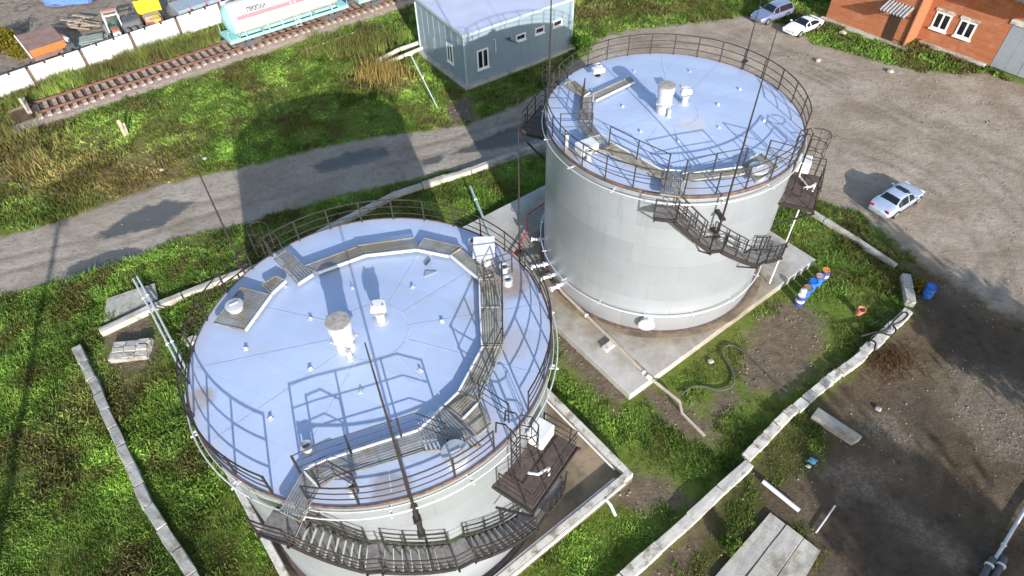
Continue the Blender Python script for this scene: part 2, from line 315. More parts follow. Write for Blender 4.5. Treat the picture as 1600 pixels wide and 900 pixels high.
TRK = [GP([(1100,52),(1250,105),(1400,180),(1600,262),(1750,330)]), GP([(1150,45),(1330,135),(1480,230),(1590,330),(1680,430)]), GP([(1290,215),(1400,250),(1500,320),(1560,420),(1580,560)]), GP([(1560,400),(1500,520),(1440,660),(1395,800),(1380,900)]), GP([(1640,480),(1560,600),(1510,760),(1480,900)]), GP([(1430,700),(1350,790),(1290,900)]),
       GP([(-60,430),(60,400),(180,372),(300,330),(420,300),(560,258),(700,225),(850,180)]), GP([(940,70),(1060,60),(1200,75),(1330,110)])]
def tracks(x, y):
    r = np.zeros(x.shape)
    for ln in TRK:
        P = np.array(spline_np(ln)); n = np.gradient(P, axis=0); n = np.stack([-n[:, 1], n[:, 0]], 1)/np.linalg.norm(n, axis=1)[:, None]
        for o in (-.85, .85):
            Q = P+n*o; d = np.full(x.shape, 1e9)
            bx = (x > Q[:, 0].min()-2) & (x < Q[:, 0].max()+2) & (y > Q[:, 1].min()-2) & (y < Q[:, 1].max()+2); xx, yy = x[bx], y[bx]; dd = np.full(xx.shape, 1e9)
            for a, b in zip(Q, Q[1:]):
                e = b-a; t = np.clip(((xx-a[0])*e[0]+(yy-a[1])*e[1])/(e@e+1e-9), 0, 1); dd = np.minimum(dd, np.hypot(xx-a[0]-e[0]*t, yy-a[1]-e[1]*t))
            r[bx] = np.maximum(r[bx], np.exp(-(dd/.3)**2)*np.clip(fbm(xx, yy, 3.5, 171)*2.6-.6, 0, 1))
    return r
def spline_np(pts, n=10):
    out = []; P = np.array(pts, float); N = len(P)
    for i in range(N-1):
        p0, p1, p2, p3 = (P[max(0, min(N-1, i+k))] for k in (-1, 0, 1, 2))
        for t in np.linspace(0, 1, n, endpoint=False): out.append(.5*((2*p1)+(-p0+p2)*t+(2*p0-5*p1+4*p2-p3)*t*t+(-p0+3*p1-3*p2+p3)*t**3))
    return out+[P[-1]]
def regions(x, y):
    sd = {k: np.max([sdist(x, y, p) for p in v], axis=0) for k, v in REG.items()}
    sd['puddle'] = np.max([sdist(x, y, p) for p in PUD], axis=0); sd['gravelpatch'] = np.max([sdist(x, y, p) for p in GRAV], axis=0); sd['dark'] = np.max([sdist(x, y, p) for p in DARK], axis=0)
    return sd
def dryness(x, y):
    d = fbm(x, y, 6, 11)*.75
    left = np.exp(-((x+44)**2/260+(y-48)**2/60))*.55+np.exp(-((x+33)**2/60+(y-45)**2/14))*.5
    ne = np.exp(-((x+12.5)**2/14+(y-61)**2/14))*.7+np.exp(-((x-15)**2/90+(y-78)**2/60))*.35
    fence = np.clip(1-np.abs((-.6*x+.8*y)-76.3)/2.4, 0, 1)*.3
    right = np.exp(-((x-28)**2/10+(y-33)**2/12))*.35+np.exp(-((x-18)**2/40+(y-25)**2/30))*.12
    fl = np.exp(-((x+27)**2/14+(y-22.5)**2/30))*.38+np.exp(-((x+29)**2/20+(y-17)**2/20))*.22+np.exp(-((x+24.5)**2/6+(y-24)**2/8))*.2
    return np.clip(d+left+ne+fence+right+fl-.15, 0, 1)

def build_ground():
    x0, x1, y0, y1, st = -80., 70., 4., 112., .26
    xs = np.arange(x0, x1+st, st); ys = np.arange(y0, y1+st, st); nx, ny = len(xs), len(ys)
    X, Y = np.meshgrid(xs, ys); X = X.ravel(); Y = Y.ravel()
    sd = regions(X, Y)
    Z = -.02-.05*fbm(X, Y, 3, 3)-.03*fbm(X, Y, .9, 8)
    Z += np.clip(sd['puddle'], -.5, 0)*.0-np.clip(sd['puddle']+.3, 0, .6)*.06
    Z += np.clip(sd['ballast']+.4, 0, 1)*.12
    trk = tracks(X, Y); Z -= trk*.05
    V = np.stack([X, Y, Z], 1)
    I = np.arange(nx*ny).reshape(ny, nx); Fq = np.stack([I[:-1, :-1], I[:-1, 1:], I[1:, 1:], I[1:, :-1]], -1).reshape(-1, 4)
    # outer skirt reaching the horizon
    o = len(V); out = np.array([(-3000, -3000, -.1), (3000, -3000, -.1), (3000, 3000, -.1), (-3000, 3000, -.1)])
    cn = [I[0, 0], I[0, -1], I[-1, -1], I[-1, 0]]
    verts = np.vstack([V, out]); faces = Fq.tolist()
    top = [I[0, :], I[:, -1], I[-1, ::-1], I[::-1, 0]]
    for k in range(4): faces.append([o+k, o+(k+1) % 4]+[int(i) for i in top[k][::-1]])
    me = bpy.data.meshes.new('ground'); me.from_pydata(verts.tolist(), [], faces); me.update()
    enc = lambda d: np.append(np.clip(.5+d/4, 0, 1), [0]*4)
    dry = np.append(dryness(X, Y), [.3]*4)
    green = enc(sd['greenpatch'])
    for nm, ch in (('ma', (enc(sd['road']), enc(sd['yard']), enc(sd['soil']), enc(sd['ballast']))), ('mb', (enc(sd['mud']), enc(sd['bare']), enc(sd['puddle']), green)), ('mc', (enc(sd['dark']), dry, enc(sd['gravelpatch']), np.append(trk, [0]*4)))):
        at = me.attributes.new(nm, 'FLOAT_COLOR', 'POINT'); at.data.foreach_set('color', np.stack(ch, 1).astype(np.float32).ravel())
    me.polygons.foreach_set('use_smooth', [True]*len(me.polygons))
    m, nt, b = newmat('earth, gravel and turf'); L = nt.links
    def attr(nm):
        a = nd(nt, 'ShaderNodeAttribute', attribute_name=nm); s = nd(nt, 'ShaderNodeSeparateColor'); L.new(a.outputs['Color'], s.inputs[0]); return s.outputs[0], s.outputs[1], s.outputs[2], a.outputs['Alpha']
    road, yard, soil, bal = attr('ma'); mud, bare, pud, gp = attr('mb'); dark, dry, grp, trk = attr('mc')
    geo = nd(nt, 'ShaderNodeNewGeometry')
    def N(sc, det=8, ro=.65, dist=0, vec=None):
        n = nd(nt, 'ShaderNodeTexNoise'); n.inputs['Scale'].default_value = sc; n.inputs['Detail'].default_value = det; n.inputs['Roughness'].default_value = ro; n.inputs['Distortion'].default_value = dist
        L.new(vec if vec else geo.outputs['Position'], n.inputs['Vector']); return n.outputs[0]
    edge = N(.9, 10, .7); fine = N(7, 8, .75); mid = N(1.6, 9, .72, .1); big = N(.22, 6, .6, .3); pebb = N(16, 4, .6)
    def region(mask, amp=.5, soft=.07):
        v = mathn(nt, 'ADD', mask, mathn(nt, 'MULTIPLY', mathn(nt, 'SUBTRACT', edge, .5), amp)); return ramp(nt, v, .5-soft, .5+soft).outputs[0]
    # turf soil under the blades
    c = mix(nt, ramp(nt, mid, .35, .65).outputs[0], (.09, .14, .022), (.155, .19, .04))
    c = mix(nt, ramp(nt, dry, .35, .8).outputs[0], c, (.2, .15, .07))
    # bare earth in the bund
    e = mix(nt, ramp(nt, mid, .35, .65).outputs[0], (.12, .088, .058), (.2, .16, .115)); e = mix(nt, ramp(nt, fine, .5, .7).outputs[0], e, (.09, .07, .045))
    c = mix(nt, region(bare, .8, .12), c, e)
    # gravel yard
    y_ = mix(nt, ramp(nt, big, .35, .65).outputs[0], (.26, .205, .152), (.40, .338, .272)); y_ = mix(nt, mathn(nt, 'MULTIPLY', ramp(nt, mid, .52, .72).outputs[0], .75), y_, (.2, .15, .105))
    y_ = mix(nt, mathn(nt, 'MULTIPLY', ramp(nt, fine, .52, .66).outputs[0], .35), y_, (.22, .18, .14)); y_ = mix(nt, ramp(nt, pebb, .68, .74).outputs[0], y_, (.45, .4, .34))
    mp = nd(nt, 'ShaderNodeMapping'); mp.inputs['Rotation'].default_value = (0, 0, .5); mp.inputs['Scale'].default_value = (.16, .9, 1); L.new(geo.outputs['Position'], mp.inputs[0])
    rut = N(.9, 8, .68, .3, mp.outputs[0]); y_ = mix(nt, mathn(nt, 'MULTIPLY', ramp(nt, rut, .54, .72).outputs[0], .38), y_, (.19, .155, .12)); y_ = mix(nt, mathn(nt, 'MULTIPLY', ramp(nt, rut, .44, .28).outputs[0], .0), y_, (.5, .48, .45))
    c = mix(nt, region(yard, .75, .1), c, y_)
    # road: pale dust, darker damp middle
    r_ = mix(nt, ramp(nt, big, .35, .65).outputs[0], (.275, .23, .182), (.385, .335, .28)); r_ = mix(nt, mathn(nt, 'MULTIPLY', ramp(nt, mid, .5, .7).outputs[0], .7), r_, (.19, .15, .11))
    r_ = mix(nt, mathn(nt, 'MULTIPLY', ramp(nt, fine, .55, .65).outputs[0], .4), r_, (.17, .155, .14))
    c = mix(nt, region(road, .45, .06), c, r_)
    # dark soil with pale stones
    s_ = mix(nt, ramp(nt, big, .35, .65).outputs[0], (.09, .064, .042), (.17, .126, .086)); s_ = mix(nt, ramp(nt, mid, .5, .7).outputs[0], s_, (.062, .045, .032))
    s_ = mix(nt, mathn(nt, 'MULTIPLY', ramp(nt, fine, .56, .64).outputs[0], .7), s_, (.23, .185, .14)); s_ = mix(nt, ramp(nt, pebb, .66, .72).outputs[0], s_, (.3, .26, .21))
    s_ = mix(nt, mathn(nt, 'MULTIPLY', ramp(nt, N(.7, 8, .7, 1.5), .58, .7).outputs[0], .55), s_, (.13, .07, .03))
    c = mix(nt, region(soil, .8, .14), c, s_)
    moss = N(.55, 8, .7, .8); s2 = mathn(nt, 'MULTIPLY', mathn(nt, 'MULTIPLY', ramp(nt, moss, .52, .68).outputs[0], region(soil, .8, .14)), .6); c = mix(nt, s2, c, (.07, .068, .02))
    c = mix(nt, mathn(nt, 'MULTIPLY', region(dark, 1.0, .22), .7), c, mix(nt, ramp(nt, mid, .4, .65).outputs[0], (.052, .042, .034), (.11, .088, .068)))  # wet soil tone with the tree shade painted into the colour
    g_ = mix(nt, ramp(nt, fine, .45, .58).outputs[0], (.15, .118, .085), (.26, .212, .165))
    c = mix(nt, mathn(nt, 'MULTIPLY', region(grp, 1.1, .16), .8), c, g_)
    c = mix(nt, mathn(nt, 'MULTIPLY', region(gp, .9, .12), .85), c, (.07, .075, .02))
    b_ = mix(nt, ramp(nt, fine, .4, .6).outputs[0], (.3, .215, .17), (.5, .4, .335)); b_ = mix(nt, ramp(nt, mid, .55, .72).outputs[0], b_, (.2, .14, .09))
    vm = nd(nt, 'ShaderNodeVectorMath', operation='DOT_PRODUCT'); L.new(geo.outputs['Position'], vm.inputs[0]); vm.inputs[1].default_value = (-.6, .8, 0)
    bd = mathn(nt, 'ABSOLUTE', mathn(nt, 'SUBTRACT', vm.outputs['Value'], 72.9)); bd = mathn(nt, 'ADD', bd, mathn(nt, 'MULTIPLY', mathn(nt, 'SUBTRACT', edge, .5), .5))
    b_ = mix(nt, ramp(nt, mathn(nt, 'MULTIPLY', bd, .25), .3, .4, (1, 1, 1, 1), (0, 0, 0, 1)).outputs[0], b_, mix(nt, ramp(nt, fine, .4, .6).outputs[0], (.1, .06, .04), (.19, .125, .085)))
    c = mix(nt, region(bal, .5, .08), c, b_)
    m_ = mix(nt, ramp(nt, mid, .35, .65).outputs[0], (.2, .16, .12), (.33, .275, .22)); m_ = mix(nt, ramp(nt, N(.35, 8, .7, 2), .5, .65).outputs[0], m_, (.12, .1, .085))
    c = mix(nt, region(mud, .3, .06), c, m_)
    c = mix(nt, mathn(nt, 'MULTIPLY', trk, mathn(nt, 'ADD', .25, mathn(nt, 'MULTIPLY', fine, .5))), c, mix(nt, .55, c, (.06, .045, .032)))
    pm = region(pud, .45, .05); c = mix(nt, mathn(nt, 'MULTIPLY', pm, .9), c, (.062, .06, .06))
    L.new(c, b.inputs['Base Color'])
    L.new(ramp(nt, pm, 0, 1, (.93, .93, .93, 1), (.38, .38, .38, 1)).outputs[0], b.inputs['Roughness']); L.new(ramp(nt, pm, 0, 1, (.06, .06, .06, 1), (.4, .4, .4, 1)).outputs[0], b.inputs['Specular IOR Level'])
    bp = nd(nt, 'ShaderNodeBump'); bp.inputs['Strength'].default_value = .9; bp.inputs['Distance'].default_value = .14
    hh = mathn(nt, 'ADD', mathn(nt, 'MULTIPLY', fine, .5), mathn(nt, 'MULTIPLY', mid, 1.0)); hh = mathn(nt, 'MULTIPLY', hh, mathn(nt, 'SUBTRACT', 1.0, mathn(nt, 'MULTIPLY', pm, .85)))
    L.new(hh, bp.inputs['Height']); L.new(bp.outputs[0], b.inputs['Normal'])
    me.materials.append(m); o = bpy.data.objects.new('ground', me); C.objects.link(o); tag(o, 'grassy and gravelly ground of the yard with its dirt road', None, None, 'structure')
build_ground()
# ------------------------------------------------------------------ vegetation
def leaf_mat(name):
    m, nt, b = newmat(name); a = nd(nt, 'ShaderNodeAttribute', attribute_name='col'); nt.links.new(a.outputs['Color'], b.inputs['Base Color'])
    b.inputs['Roughness'].default_value = .8; b.inputs['Specular IOR Level'].default_value = .12
    tr = nd(nt, 'ShaderNodeBsdfTranslucent'); nt.links.new(a.outputs['Color'], tr.inputs[0]); mx = nd(nt, 'ShaderNodeMixShader'); mx.inputs[0].default_value = .4
    nt.links.new(b.outputs[0], mx.inputs[1]); nt.links.new(tr.outputs[0], mx.inputs[2]); nt.links.new(mx.outputs[0], nt.nodes['Material Output'].inputs['Surface']); return m
LEAF = leaf_mat('leaf blades')
def blades(name, px, py, h, w, col, lean, label, cat, broad=False, z0=-.06, kind='stuff'):
    n = len(px); ph = rng.random(n)*2*np.pi; q = rng.random(n)*2*np.pi
    bx = np.cos(q)*w/2; by = np.sin(q)*w/2; tx = np.cos(ph)*lean*h; ty = np.sin(ph)*lean*h
    z = np.full(n, z0)
    if broad:   # leaf: base, two sides, tip
        P = np.stack([np.stack([px, py, z+h*.15], 1), np.stack([px+tx*.5+bx, py+ty*.5+by, z+h*.75], 1), np.stack([px+tx*1.25, py+ty*1.25, z+h*.8], 1), np.stack([px+tx*.5-bx, py+ty*.5-by, z+h*.75], 1)], 1)
    else:
        P = np.stack([np.stack([px-bx, py-by, z], 1), np.stack([px+bx, py+by, z], 1), np.stack([px+tx, py+ty, z+h], 1)], 1)
    k = P.shape[1]; me = bpy.data.meshes.new(name); me.vertices.add(n*k); me.vertices.foreach_set('co', P.astype(np.float32).ravel())
    me.loops.add(n*k); me.loops.foreach_set('vertex_index', np.arange(n*k, dtype=np.int32)); me.polygons.add(n); me.polygons.foreach_set('loop_start', np.arange(n, dtype=np.int32)*k)
    me.update(calc_edges=True)
    c4 = np.repeat(np.concatenate([col, np.ones((n, 1))], 1), k, 0); at = me.attributes.new('col', 'FLOAT_COLOR', 'POINT'); at.data.foreach_set('color', c4.astype(np.float32).ravel())
    me.materials.append(LEAF); o = bpy.data.objects.new(name, me); C.objects.link(o); tag(o, label, cat, None, kind); return o
BLOCK = []      # polygons where nothing grows (plinths, buildings)
BLOCK.append([(6.5,16.5),(-3.8,30.1),(-17.8,19.3),(-7.3,5.8)]); BLOCK.append([(1.8,30.2),(7,21.0),(22.4,33),(15,43.5),(4,42)])
BLOCK.append([(-4,58.1),(7,65.6),(2,73),(-9.8,65.3)])
def grasscol(x, y, jit=.16):
    d = dryness(x, y)[:, None]; n = fbm(x, y, 2.5, 21)[:, None]; r = rng.random((len(x), 1))
    lush = np.array([[.165, .28, .046]]); deep = np.array([[.105, .188, .036]]); yel = np.array([[.225, .25, .06]]); straw = np.array([[.27, .2, .085]]); brown = np.array([[.15, .085, .035]])
    k = np.clip((n-.35)*3, 0, 1); c = deep*(1-k)+lush*k; c = np.where(r < .18, yel, c)
    dd = np.clip((d-.42)*2.0+(r-.5)*.7, 0, 1); dc = np.where(rng.random((len(x), 1)) < .5, straw, np.where(rng.random((len(x), 1)) < .5, brown, yel)); c = c*(1-dd)+dc*dd
    patch = fbm(x, y, 4.5, 131)[:, None]; clump = vnoise(x, y, .7, 141)[:, None]
    med = fbm(x, y, 1.7, 191)[:, None]; c = c*(.74+.78*np.clip((patch-.25)*2, 0, 1))*(.62+.75*clump)*(.7+.65*np.clip((med-.25)*2, 0, 1))
    bl = np.clip((fbm(x, y, 2.0, 201)-.6)*8, 0, 1)[:, None]*.7; c = c*(1-bl)+np.array([[.13, .095, .045]])*bl
    olive = np.array([[.13, .12, .035]]); ok = np.clip((fbm(x, y, 3.1, 151)-.56)*7, 0, 1)[:, None]*.8; c = c*(1-ok)+olive*ok
    return c*(1+(rng.random((len(x), 1))-.5)*2*jit)
def sample(n, xr, yr): return rng.uniform(*xr, n), rng.uniform(*yr, n)
def grow():
    x, y = sample(640000, (-66, 50), (9, 92)); d = np.hypot(x, y); vis = (np.abs(x) < 26+.55*(y-9)) if True else 0
    p = np.clip(34/(d+4), .3, 1); keep = vis & (rng.random(len(x)) < p); x, y = x[keep], y[keep]
    sd = regions(x, y); e = (fbm(x, y, 1.3, 31)-.5)*1.6
    ok = (sd['road']+e*.6 < -.1) & (sd['ballast']+e < -.1) & (sd['mud'] < -.1) & (sd['bare']+e*1.6 < -.2)
    ys_ = np.maximum(sd['yard'], sd['soil'])
    ok &= (ys_+e < -.1) | ((sd['greenpatch']+e*1.3 > .1))
    for b in BLOCK: ok &= sdist(x, y, b) < 0
    x, y = x[ok], y[ok]; sd = {k: v[ok] for k, v in sd.items()}
    dens = fbm(x, y, 1.6, 41); k2 = rng.random(len(x)) < np.clip((dens-.28)*3.6, .22, 1)
    # short mown turf around the tanks, rank growth to the left
    x, y = x[k2], y[k2]
    nb = 3; n = len(x); X = np.repeat(x, nb)+rng.normal(0, .09, n*nb); Y = np.repeat(y, nb)+rng.normal(0, .09, n*nb)
    rank = np.clip(fbm(X, Y, 2.2, 51)*2.4-.8, .1, 1.4)
    leftw = np.clip((-X-12)/10, 0, 1)*np.clip((46-Y)/10, 0, 1)
    h = (.08+.11*rank+.07*leftw)*rng.uniform(.6, 1.4, n*nb); far = np.clip((np.hypot(X, Y)-34)/30, 0, 1); h = h*(1+.7*far); w = (.03+.03*rank+np.hypot(X, Y)*.0009)*(1+.5*far)*rng.uniform(.7, 1.3, n*nb)
    cg = grasscol(X, Y); tj = np.repeat(rng.uniform(-1, 1, (n, 1)), nb, 0); br = np.clip((fbm(X, Y, 2.6, 181)-.57)*7, 0, 1)*np.clip((Y-44)/8, 0, 1); cg = cg*(1-.75*br[:, None])+np.array([[.17, .115, .06]])*.75*br[:, None]; cg = cg*(1+tj*(.12+.3*far[:, None]))
    blades('grass', X, Y, h, w, cg, rng.uniform(.3, 1.3, n*nb), 'short green grass growing round the two silver tanks and the road', 'grass')
    # broad leaved weeds, thick in the foreground left and along the road edge
    x, y = sample(150000, (-46, 30), (9, 50)); sd = regions(x, y); e = (fbm(x, y, 1.8, 61)-.5)
    m = (np.maximum.reduce([sd['road'], sd['ballast'], sd['mud'], sd['bare'], sd['yard'], sd['soil']]) < -.3)
    wgt = np.clip((-x-9)/8, 0, 1)*np.clip((40-y)/8, .05, 1)+.03
    m &= rng.random(len(x)) < wgt*np.clip((fbm(x, y, 2.2, 71)-.38)*6, 0, 1)
    for b in BLOCK: m &= sdist(x, y, b) < 0
    x, y = x[m], y[m]; nb = 8; n = len(x); X = np.repeat(x, nb)+rng.normal(0, .16, n*nb); Y = np.repeat(y, nb)+rng.normal(0, .16, n*nb)
    hh = np.repeat(rng.uniform(.08, .3, n)*(.5+1.3*np.clip((fbm(x, y, 1.9, 211)-.3)*2.5, 0, 1)), nb)*rng.uniform(.5, 1.2, n*nb)
    c = grasscol(X, Y, .22)*np.repeat(rng.uniform(.75, 1.4, (n, 1)), nb, 0)
    blades('weeds', X, Y, hh, rng.uniform(.03, .085, n*nb), c, rng.uniform(.2, .9, n*nb), 'leafy green weeds standing thick left of the front tank', 'weeds', broad=True)
    # tall grass in front of the white fence and at the left edge
    t = rng.uniform(-9, 30, 9000); s = rng.uniform(74.7, 78.2, 9000); x = -.6*s+.8*t; y = .8*s+.6*t
    x2, y2 = sample(3600, (-57, -41), (46, 56)); kp = fbm(x2, y2, 3, 81) > .52; x = np.append(x, x2[kp]); y = np.append(y, y2[kp])
    x3, y3 = sample(1200, (-22, -10), (66, 71)); x = np.append(x, x3); y = np.append(y, y3)
    n = len(x); nb = 3; X = np.repeat(x, nb)+rng.normal(0, .1, n*nb); Y = np.repeat(y, nb)+rng.normal(0, .1, n*nb)
    hh = rng.uniform(.35, 1.15, n*nb)*np.where(fbm(X, Y, 2.5, 91) > .5, 1.15, .75); c = grasscol(X, Y, .3); st = rng.random((n*nb, 1)) < .35; c = np.where(st, np.array([[.24, .2, .08]]), c*1.1)
    blades('tall_grass', X, Y, hh, rng.uniform(.06, .13, n*nb), c, rng.uniform(.1, .45, n*nb), 'tall pale seeding grass along the foot of the white concrete fence', 'tall grass')
    # yellow reed clump left of the cabin pipes
    cx, cy = g(596, 118)[:2]; n = 750; X = cx+rng.normal(0, 1.15, n); Y = cy+rng.normal(0, .9, n)
    c = np.where(rng.random((n, 1)) < .7, np.array([[.4, .3, .1]]), np.array([[.22, .17, .05]]))*rng.uniform(.7, 1.2, (n, 1))
    blades('reed_clump', X, Y, rng.uniform(1.0, 2.3, n), rng.uniform(.06, .12, n), c, rng.uniform(.05, .4, n), 'clump of tall golden reeds beside the two lagged pipes', 'reeds', kind='stuff')
    # small plants along the walls and rusty dock stems outside the right wall
    cx, cy = g(1385, 560)[:2]; n = 1000; X = cx+rng.normal(0, 1.1, n); Y = cy+rng.normal(0, .8, n)
    c = np.where(rng.random((n, 1)) < .6, np.array([[.14, .07, .03]]), np.array([[.13, .09, .03]]))*rng.uniform(.6, 1.2, (n, 1))
    blades('dock_weeds', X, Y, rng.uniform(.15, .5, n), rng.uniform(.03, .07, n), c, rng.uniform(.3, 1, n), 'rusty brown dead weeds on the dark soil outside the block wall', 'weeds')
grow()
# ------------------------------------------------------------------ railings
RAILM = 'dark_steel'
def railing(root, pts, h=1.3, rails=3, every=1.6, name='railing', r=.034, posts=None, tilt=None):
    """rails along a polyline given at foot level, with upright posts as sub-parts"""
    pts = [Vector(p) for p in pts]; m = MB()
    o = m.tube([p+Vector((0, 0, h-.02)) for p in pts], r, 5).build(name, RAILM, root)
    for k in range(rails-1): MB().tube([p+Vector((0, 0, h*(k+1)/rails-.02)) for p in pts], r*.72, 5).build('mid_rail', RAILM, o)
    # posts at equal spacing
    L = [0]
    for a, b in zip(pts, pts[1:]): L.append(L[-1]+(b-a).length)
    n = max(1, round(L[-1]/every))
    me = None
    for i in range(n+1):
        s = L[-1]*i/n; k = 0
        while k < len(pts)-2 and L[k+1] < s: k += 1
        t = (s-L[k])/max(1e-6, L[k+1]-L[k]); p = pts[k].lerp(pts[k+1], t)
        if me is None:
            q = MB().box((0, 0, h/2), (.065, .065, h)).build('post', RAILM, o); me = q.data
        else:
            q = bpy.data.objects.new('post', me); C.objects.link(q); q.parent = o
        q.location = p
    return o
def panel(root, quad, z, mat, name='walkway_panel', slat=.105, th=.05, frame=True):
    """grating panel: frame and bars between the two long sides; quad of local xy points"""
    q = [Vector((p[0], p[1], z if len(p) < 3 else p[2])) for p in quad]; m = MB()
    a, b, c, d = q; n = max(2, int((b-a).length/slat))
    for i in range(n+1):
        t = i/n; m.bar(a.lerp(b, t), d.lerp(c, t), .068, .03)
    k = max(2, int((d-a).length/.7))
    for i in range(k+1):
        t = i/k; m.bar(a.lerp(d, t)-Vector((0, 0, .03)), b.lerp(c, t)-Vector((0, 0, .03)), .04, .03)
    o = m.build(name, mat, root)
    if frame:
        f = MB()
        E = [(a, b), (b, c), (c, d), (d, a)]; E.sort(key=lambda e: ((e[0]+e[1])/2).to_2d().length)
        for u, v in E[1:]: f.bar(u, v, .03, .1)
        f.build('frame', mat, o); MB().bar(E[0][0], E[0][1], .07, .14).build('edge_strip', 'white_paint', o)
    return o
def plate(root, quad, z, mat, name='walkway_plate'):
    q = [Vector((p[0], p[1], z)) for p in quad]; return MB().hexa([p-Vector((0, 0, .04)) for p in q], q).build(name, mat, root)

def make_tank(root, rz, spec):
    H = 11.4                                   # shell height above the plinth
    zl = lambda: None
    sh = MB().lathe([(7.6, 0), (7.6, H)], n=128, cap0=False, cap1=False).build('shell', 'shell', root, smooth=True)
    MB().lathe([(7.6, .0), (7.82, .0), (7.82, .07), (7.6, .09)], n=96, cap0=False, cap1=False).build('base_ring', 'rim', root, smooth=True)
    rf = [(7.74, H-.02), (7.74, H+.07), (7.6, H+.075), (5, H+.1793), (2.5, H+.2797), (.02, H+.379)]
    roof = MB().lathe(rf, n=128, cap0=False).build('roof', tank_roof_mat('blue grey roof paint '+spec['id'], spec['blobs']), root, smooth=True)
    MB().lathe([(7.6, H-.14), (7.72, H-.14), (7.76, H-.02), (7.76, H+.1), (7.7, H+.1), (7.7, H-.02)], n=128, cap0=False, cap1=False)  .build('rim_angle', 'rim', roof, smooth=True)
    zr = lambda r: H+.38-.305*min(1, r/7.6)
    # weld seams on the roof: radial plates and a centre ring
    s = MB()
    for k in range(12):
        a = spec['seam0']+30*k; s.add([pl(a, 1.5, 0)+Vector((0, 0, 0))]*0, [])
        nrm = pl(a+90, .02+.012*(k % 3), 0)
        P = [pl(a, r, zr(r)+.012) for r in (1.4, 3, 5, 7.4)]
        vs = []
        for p in P: vs += [p-nrm, p+nrm]
        s.add(vs, [(0, 2, 3, 1), (2, 4, 5, 3), (4, 6, 7, 5)])
    for r in (1.55,):
        vs = []; n = 64
        for k in range(n): vs += [pl(360*k/n, r-.03, zr(r)+.014), pl(360*k/n, r+.03, zr(r)+.014)]
        s.add(vs, [(2*k, 2*k+1, (2*k+3) % (2*n), (2*k+2) % (2*n)) for k in range(n)])
    s.build('weld_seams', 'seam', roof)
    # shell rings: sprinkler pipe below the rim with brackets, second ring if seen
    for (r, z, rad) in spec['rings']:
        p = MB().tube([pl(360*k/96, r, z) for k in range(96)], rad, 8, closed=True).build('ring_pipe', 'alu_pipe', root, smooth=True)
        for k in range(16):
            a = 11+22.5*k; MB().bar(pl(a, 7.6, z-.06), pl(a, r+.12, z-.02), .07, .05).build('bracket', 'white_paint', p)
    # vents
    vx, vy = spec['vent']; R0 = math.hypot(vx, vy); z0 = zr(R0)-.02
    v = MB().lathe([(.42, 0), (.42, .55), (.5, .6), (.5, .66), (.45, .7), (.44, 1.25), (.5, 1.3), (.5, 1.7), (.47, 1.72)], (vx, vy, z0), 28, True, False).build('vent_stack', 'vent', roof, smooth=True)
    MB().lathe([(.48, 1.72), (.51, 1.73), (.51, 1.78), (.3, 1.8), (.02, 1.81)], (vx, vy, z0), 28, False).build('vent_cap', 'vent_cap', v, smooth=True)
    for k in range(8):
        p = pl(45*k+20, .52, 0); MB().box((vx+p.x, vy+p.y, z0+.63), (.09, .09, .1), R_(45*k+20)).build('bolt', 'vent_cap', v)
    vl = MB().lathe([(.12, 0), (.12, .5)], (vx+.25, vy-.56, z0), 10).lathe([(.2, .0), (.2, .04)], (vx+.25, vy-.56, z0), 10).build('drain_pipe', 'vent', v, smooth=True)
    sx, sy = spec['valve']; z0 = zr(math.hypot(sx, sy))-.02
    b = MB().lathe([(.34, 0), (.34, .05), (.2, .06), (.2, .4), (.28, .55), (.28, .6)], (sx, sy, z0), 18).build('breather_valve', 'vent', roof, smooth=True)
    MB().box((sx, sy+.02, z0+.8), (.66, .34, .26), .1).box((sx, sy+.16, z0+.95), (.55, .46, .05), .1).build('valve_head', 'white_paint', b, bevel=.02)
    for k in range(4): MB().box((sx+(-.22, .22, -.22, .22)[k], sy+(.02, .02, .32, .32)[k], z0+.99), (.07, .07, .05)).build('bolt', 'vent_cap', b)
    # lifting lugs on two rings
    me = None
    for r, n, a0 in ((3.0, 7, 12), (5.4, 9, 30)):
        for k in range(n):
            a = a0+360*k/n+random.uniform(-4, 4); p = pl(a, r, zr(r))
            if me is None: o = MB().box((0, 0, .06), (.14, .04, .12)).box((0, 0, .01), (.2, .18, .03)).build('lifting_lug', 'vent', roof); me = o.data
            else: o = bpy.data.objects.new('lifting_lug', me); C.objects.link(o); o.parent = roof
            o.location = p; o.rotation_euler = (0, 0, R_(a))
    # walkways
    for quad, mat in spec['walk']: panel(root, quad, H+.42, mat)
    for quad, mat in spec['plates']: plate(root, quad, H+.43, mat)
    # rim railing with gaps
    for a0, a1 in spec['rim']: railing(root, arc(a0, a1, 7.66, H+.06), spec.get('rh', 1.3), 3, 1.62, 'rim_railing')
    for pts in spec['inner']: railing(root, [Vector((p[0], p[1], H+.4)) for p in pts], 1.3, 3, 1.7, 'walkway_railing', .027)
    # hatches
    for (x, y, r) in spec['hatch']:
        z = zr(math.hypot(x, y)); h = MB().lathe([(r*.86, -.05), (r*.86, .5), (r*1.02, .51), (r*1.02, .55)], (x, y, z), 24, True, False).build('roof_hatch', 'vent', root, smooth=True)
        MB().lathe([(r*1.04, .555), (r*1.04, .59), (r*.5, .63), (.02, .64)], (x, y, z), 24, True).build('lid', 'vent', h, smooth=True)
        MB().bar((x-r*.4, y-.1, z+.66), (x+r*.4, y+.1, z+.66), .05).build('handle', 'vent', h)
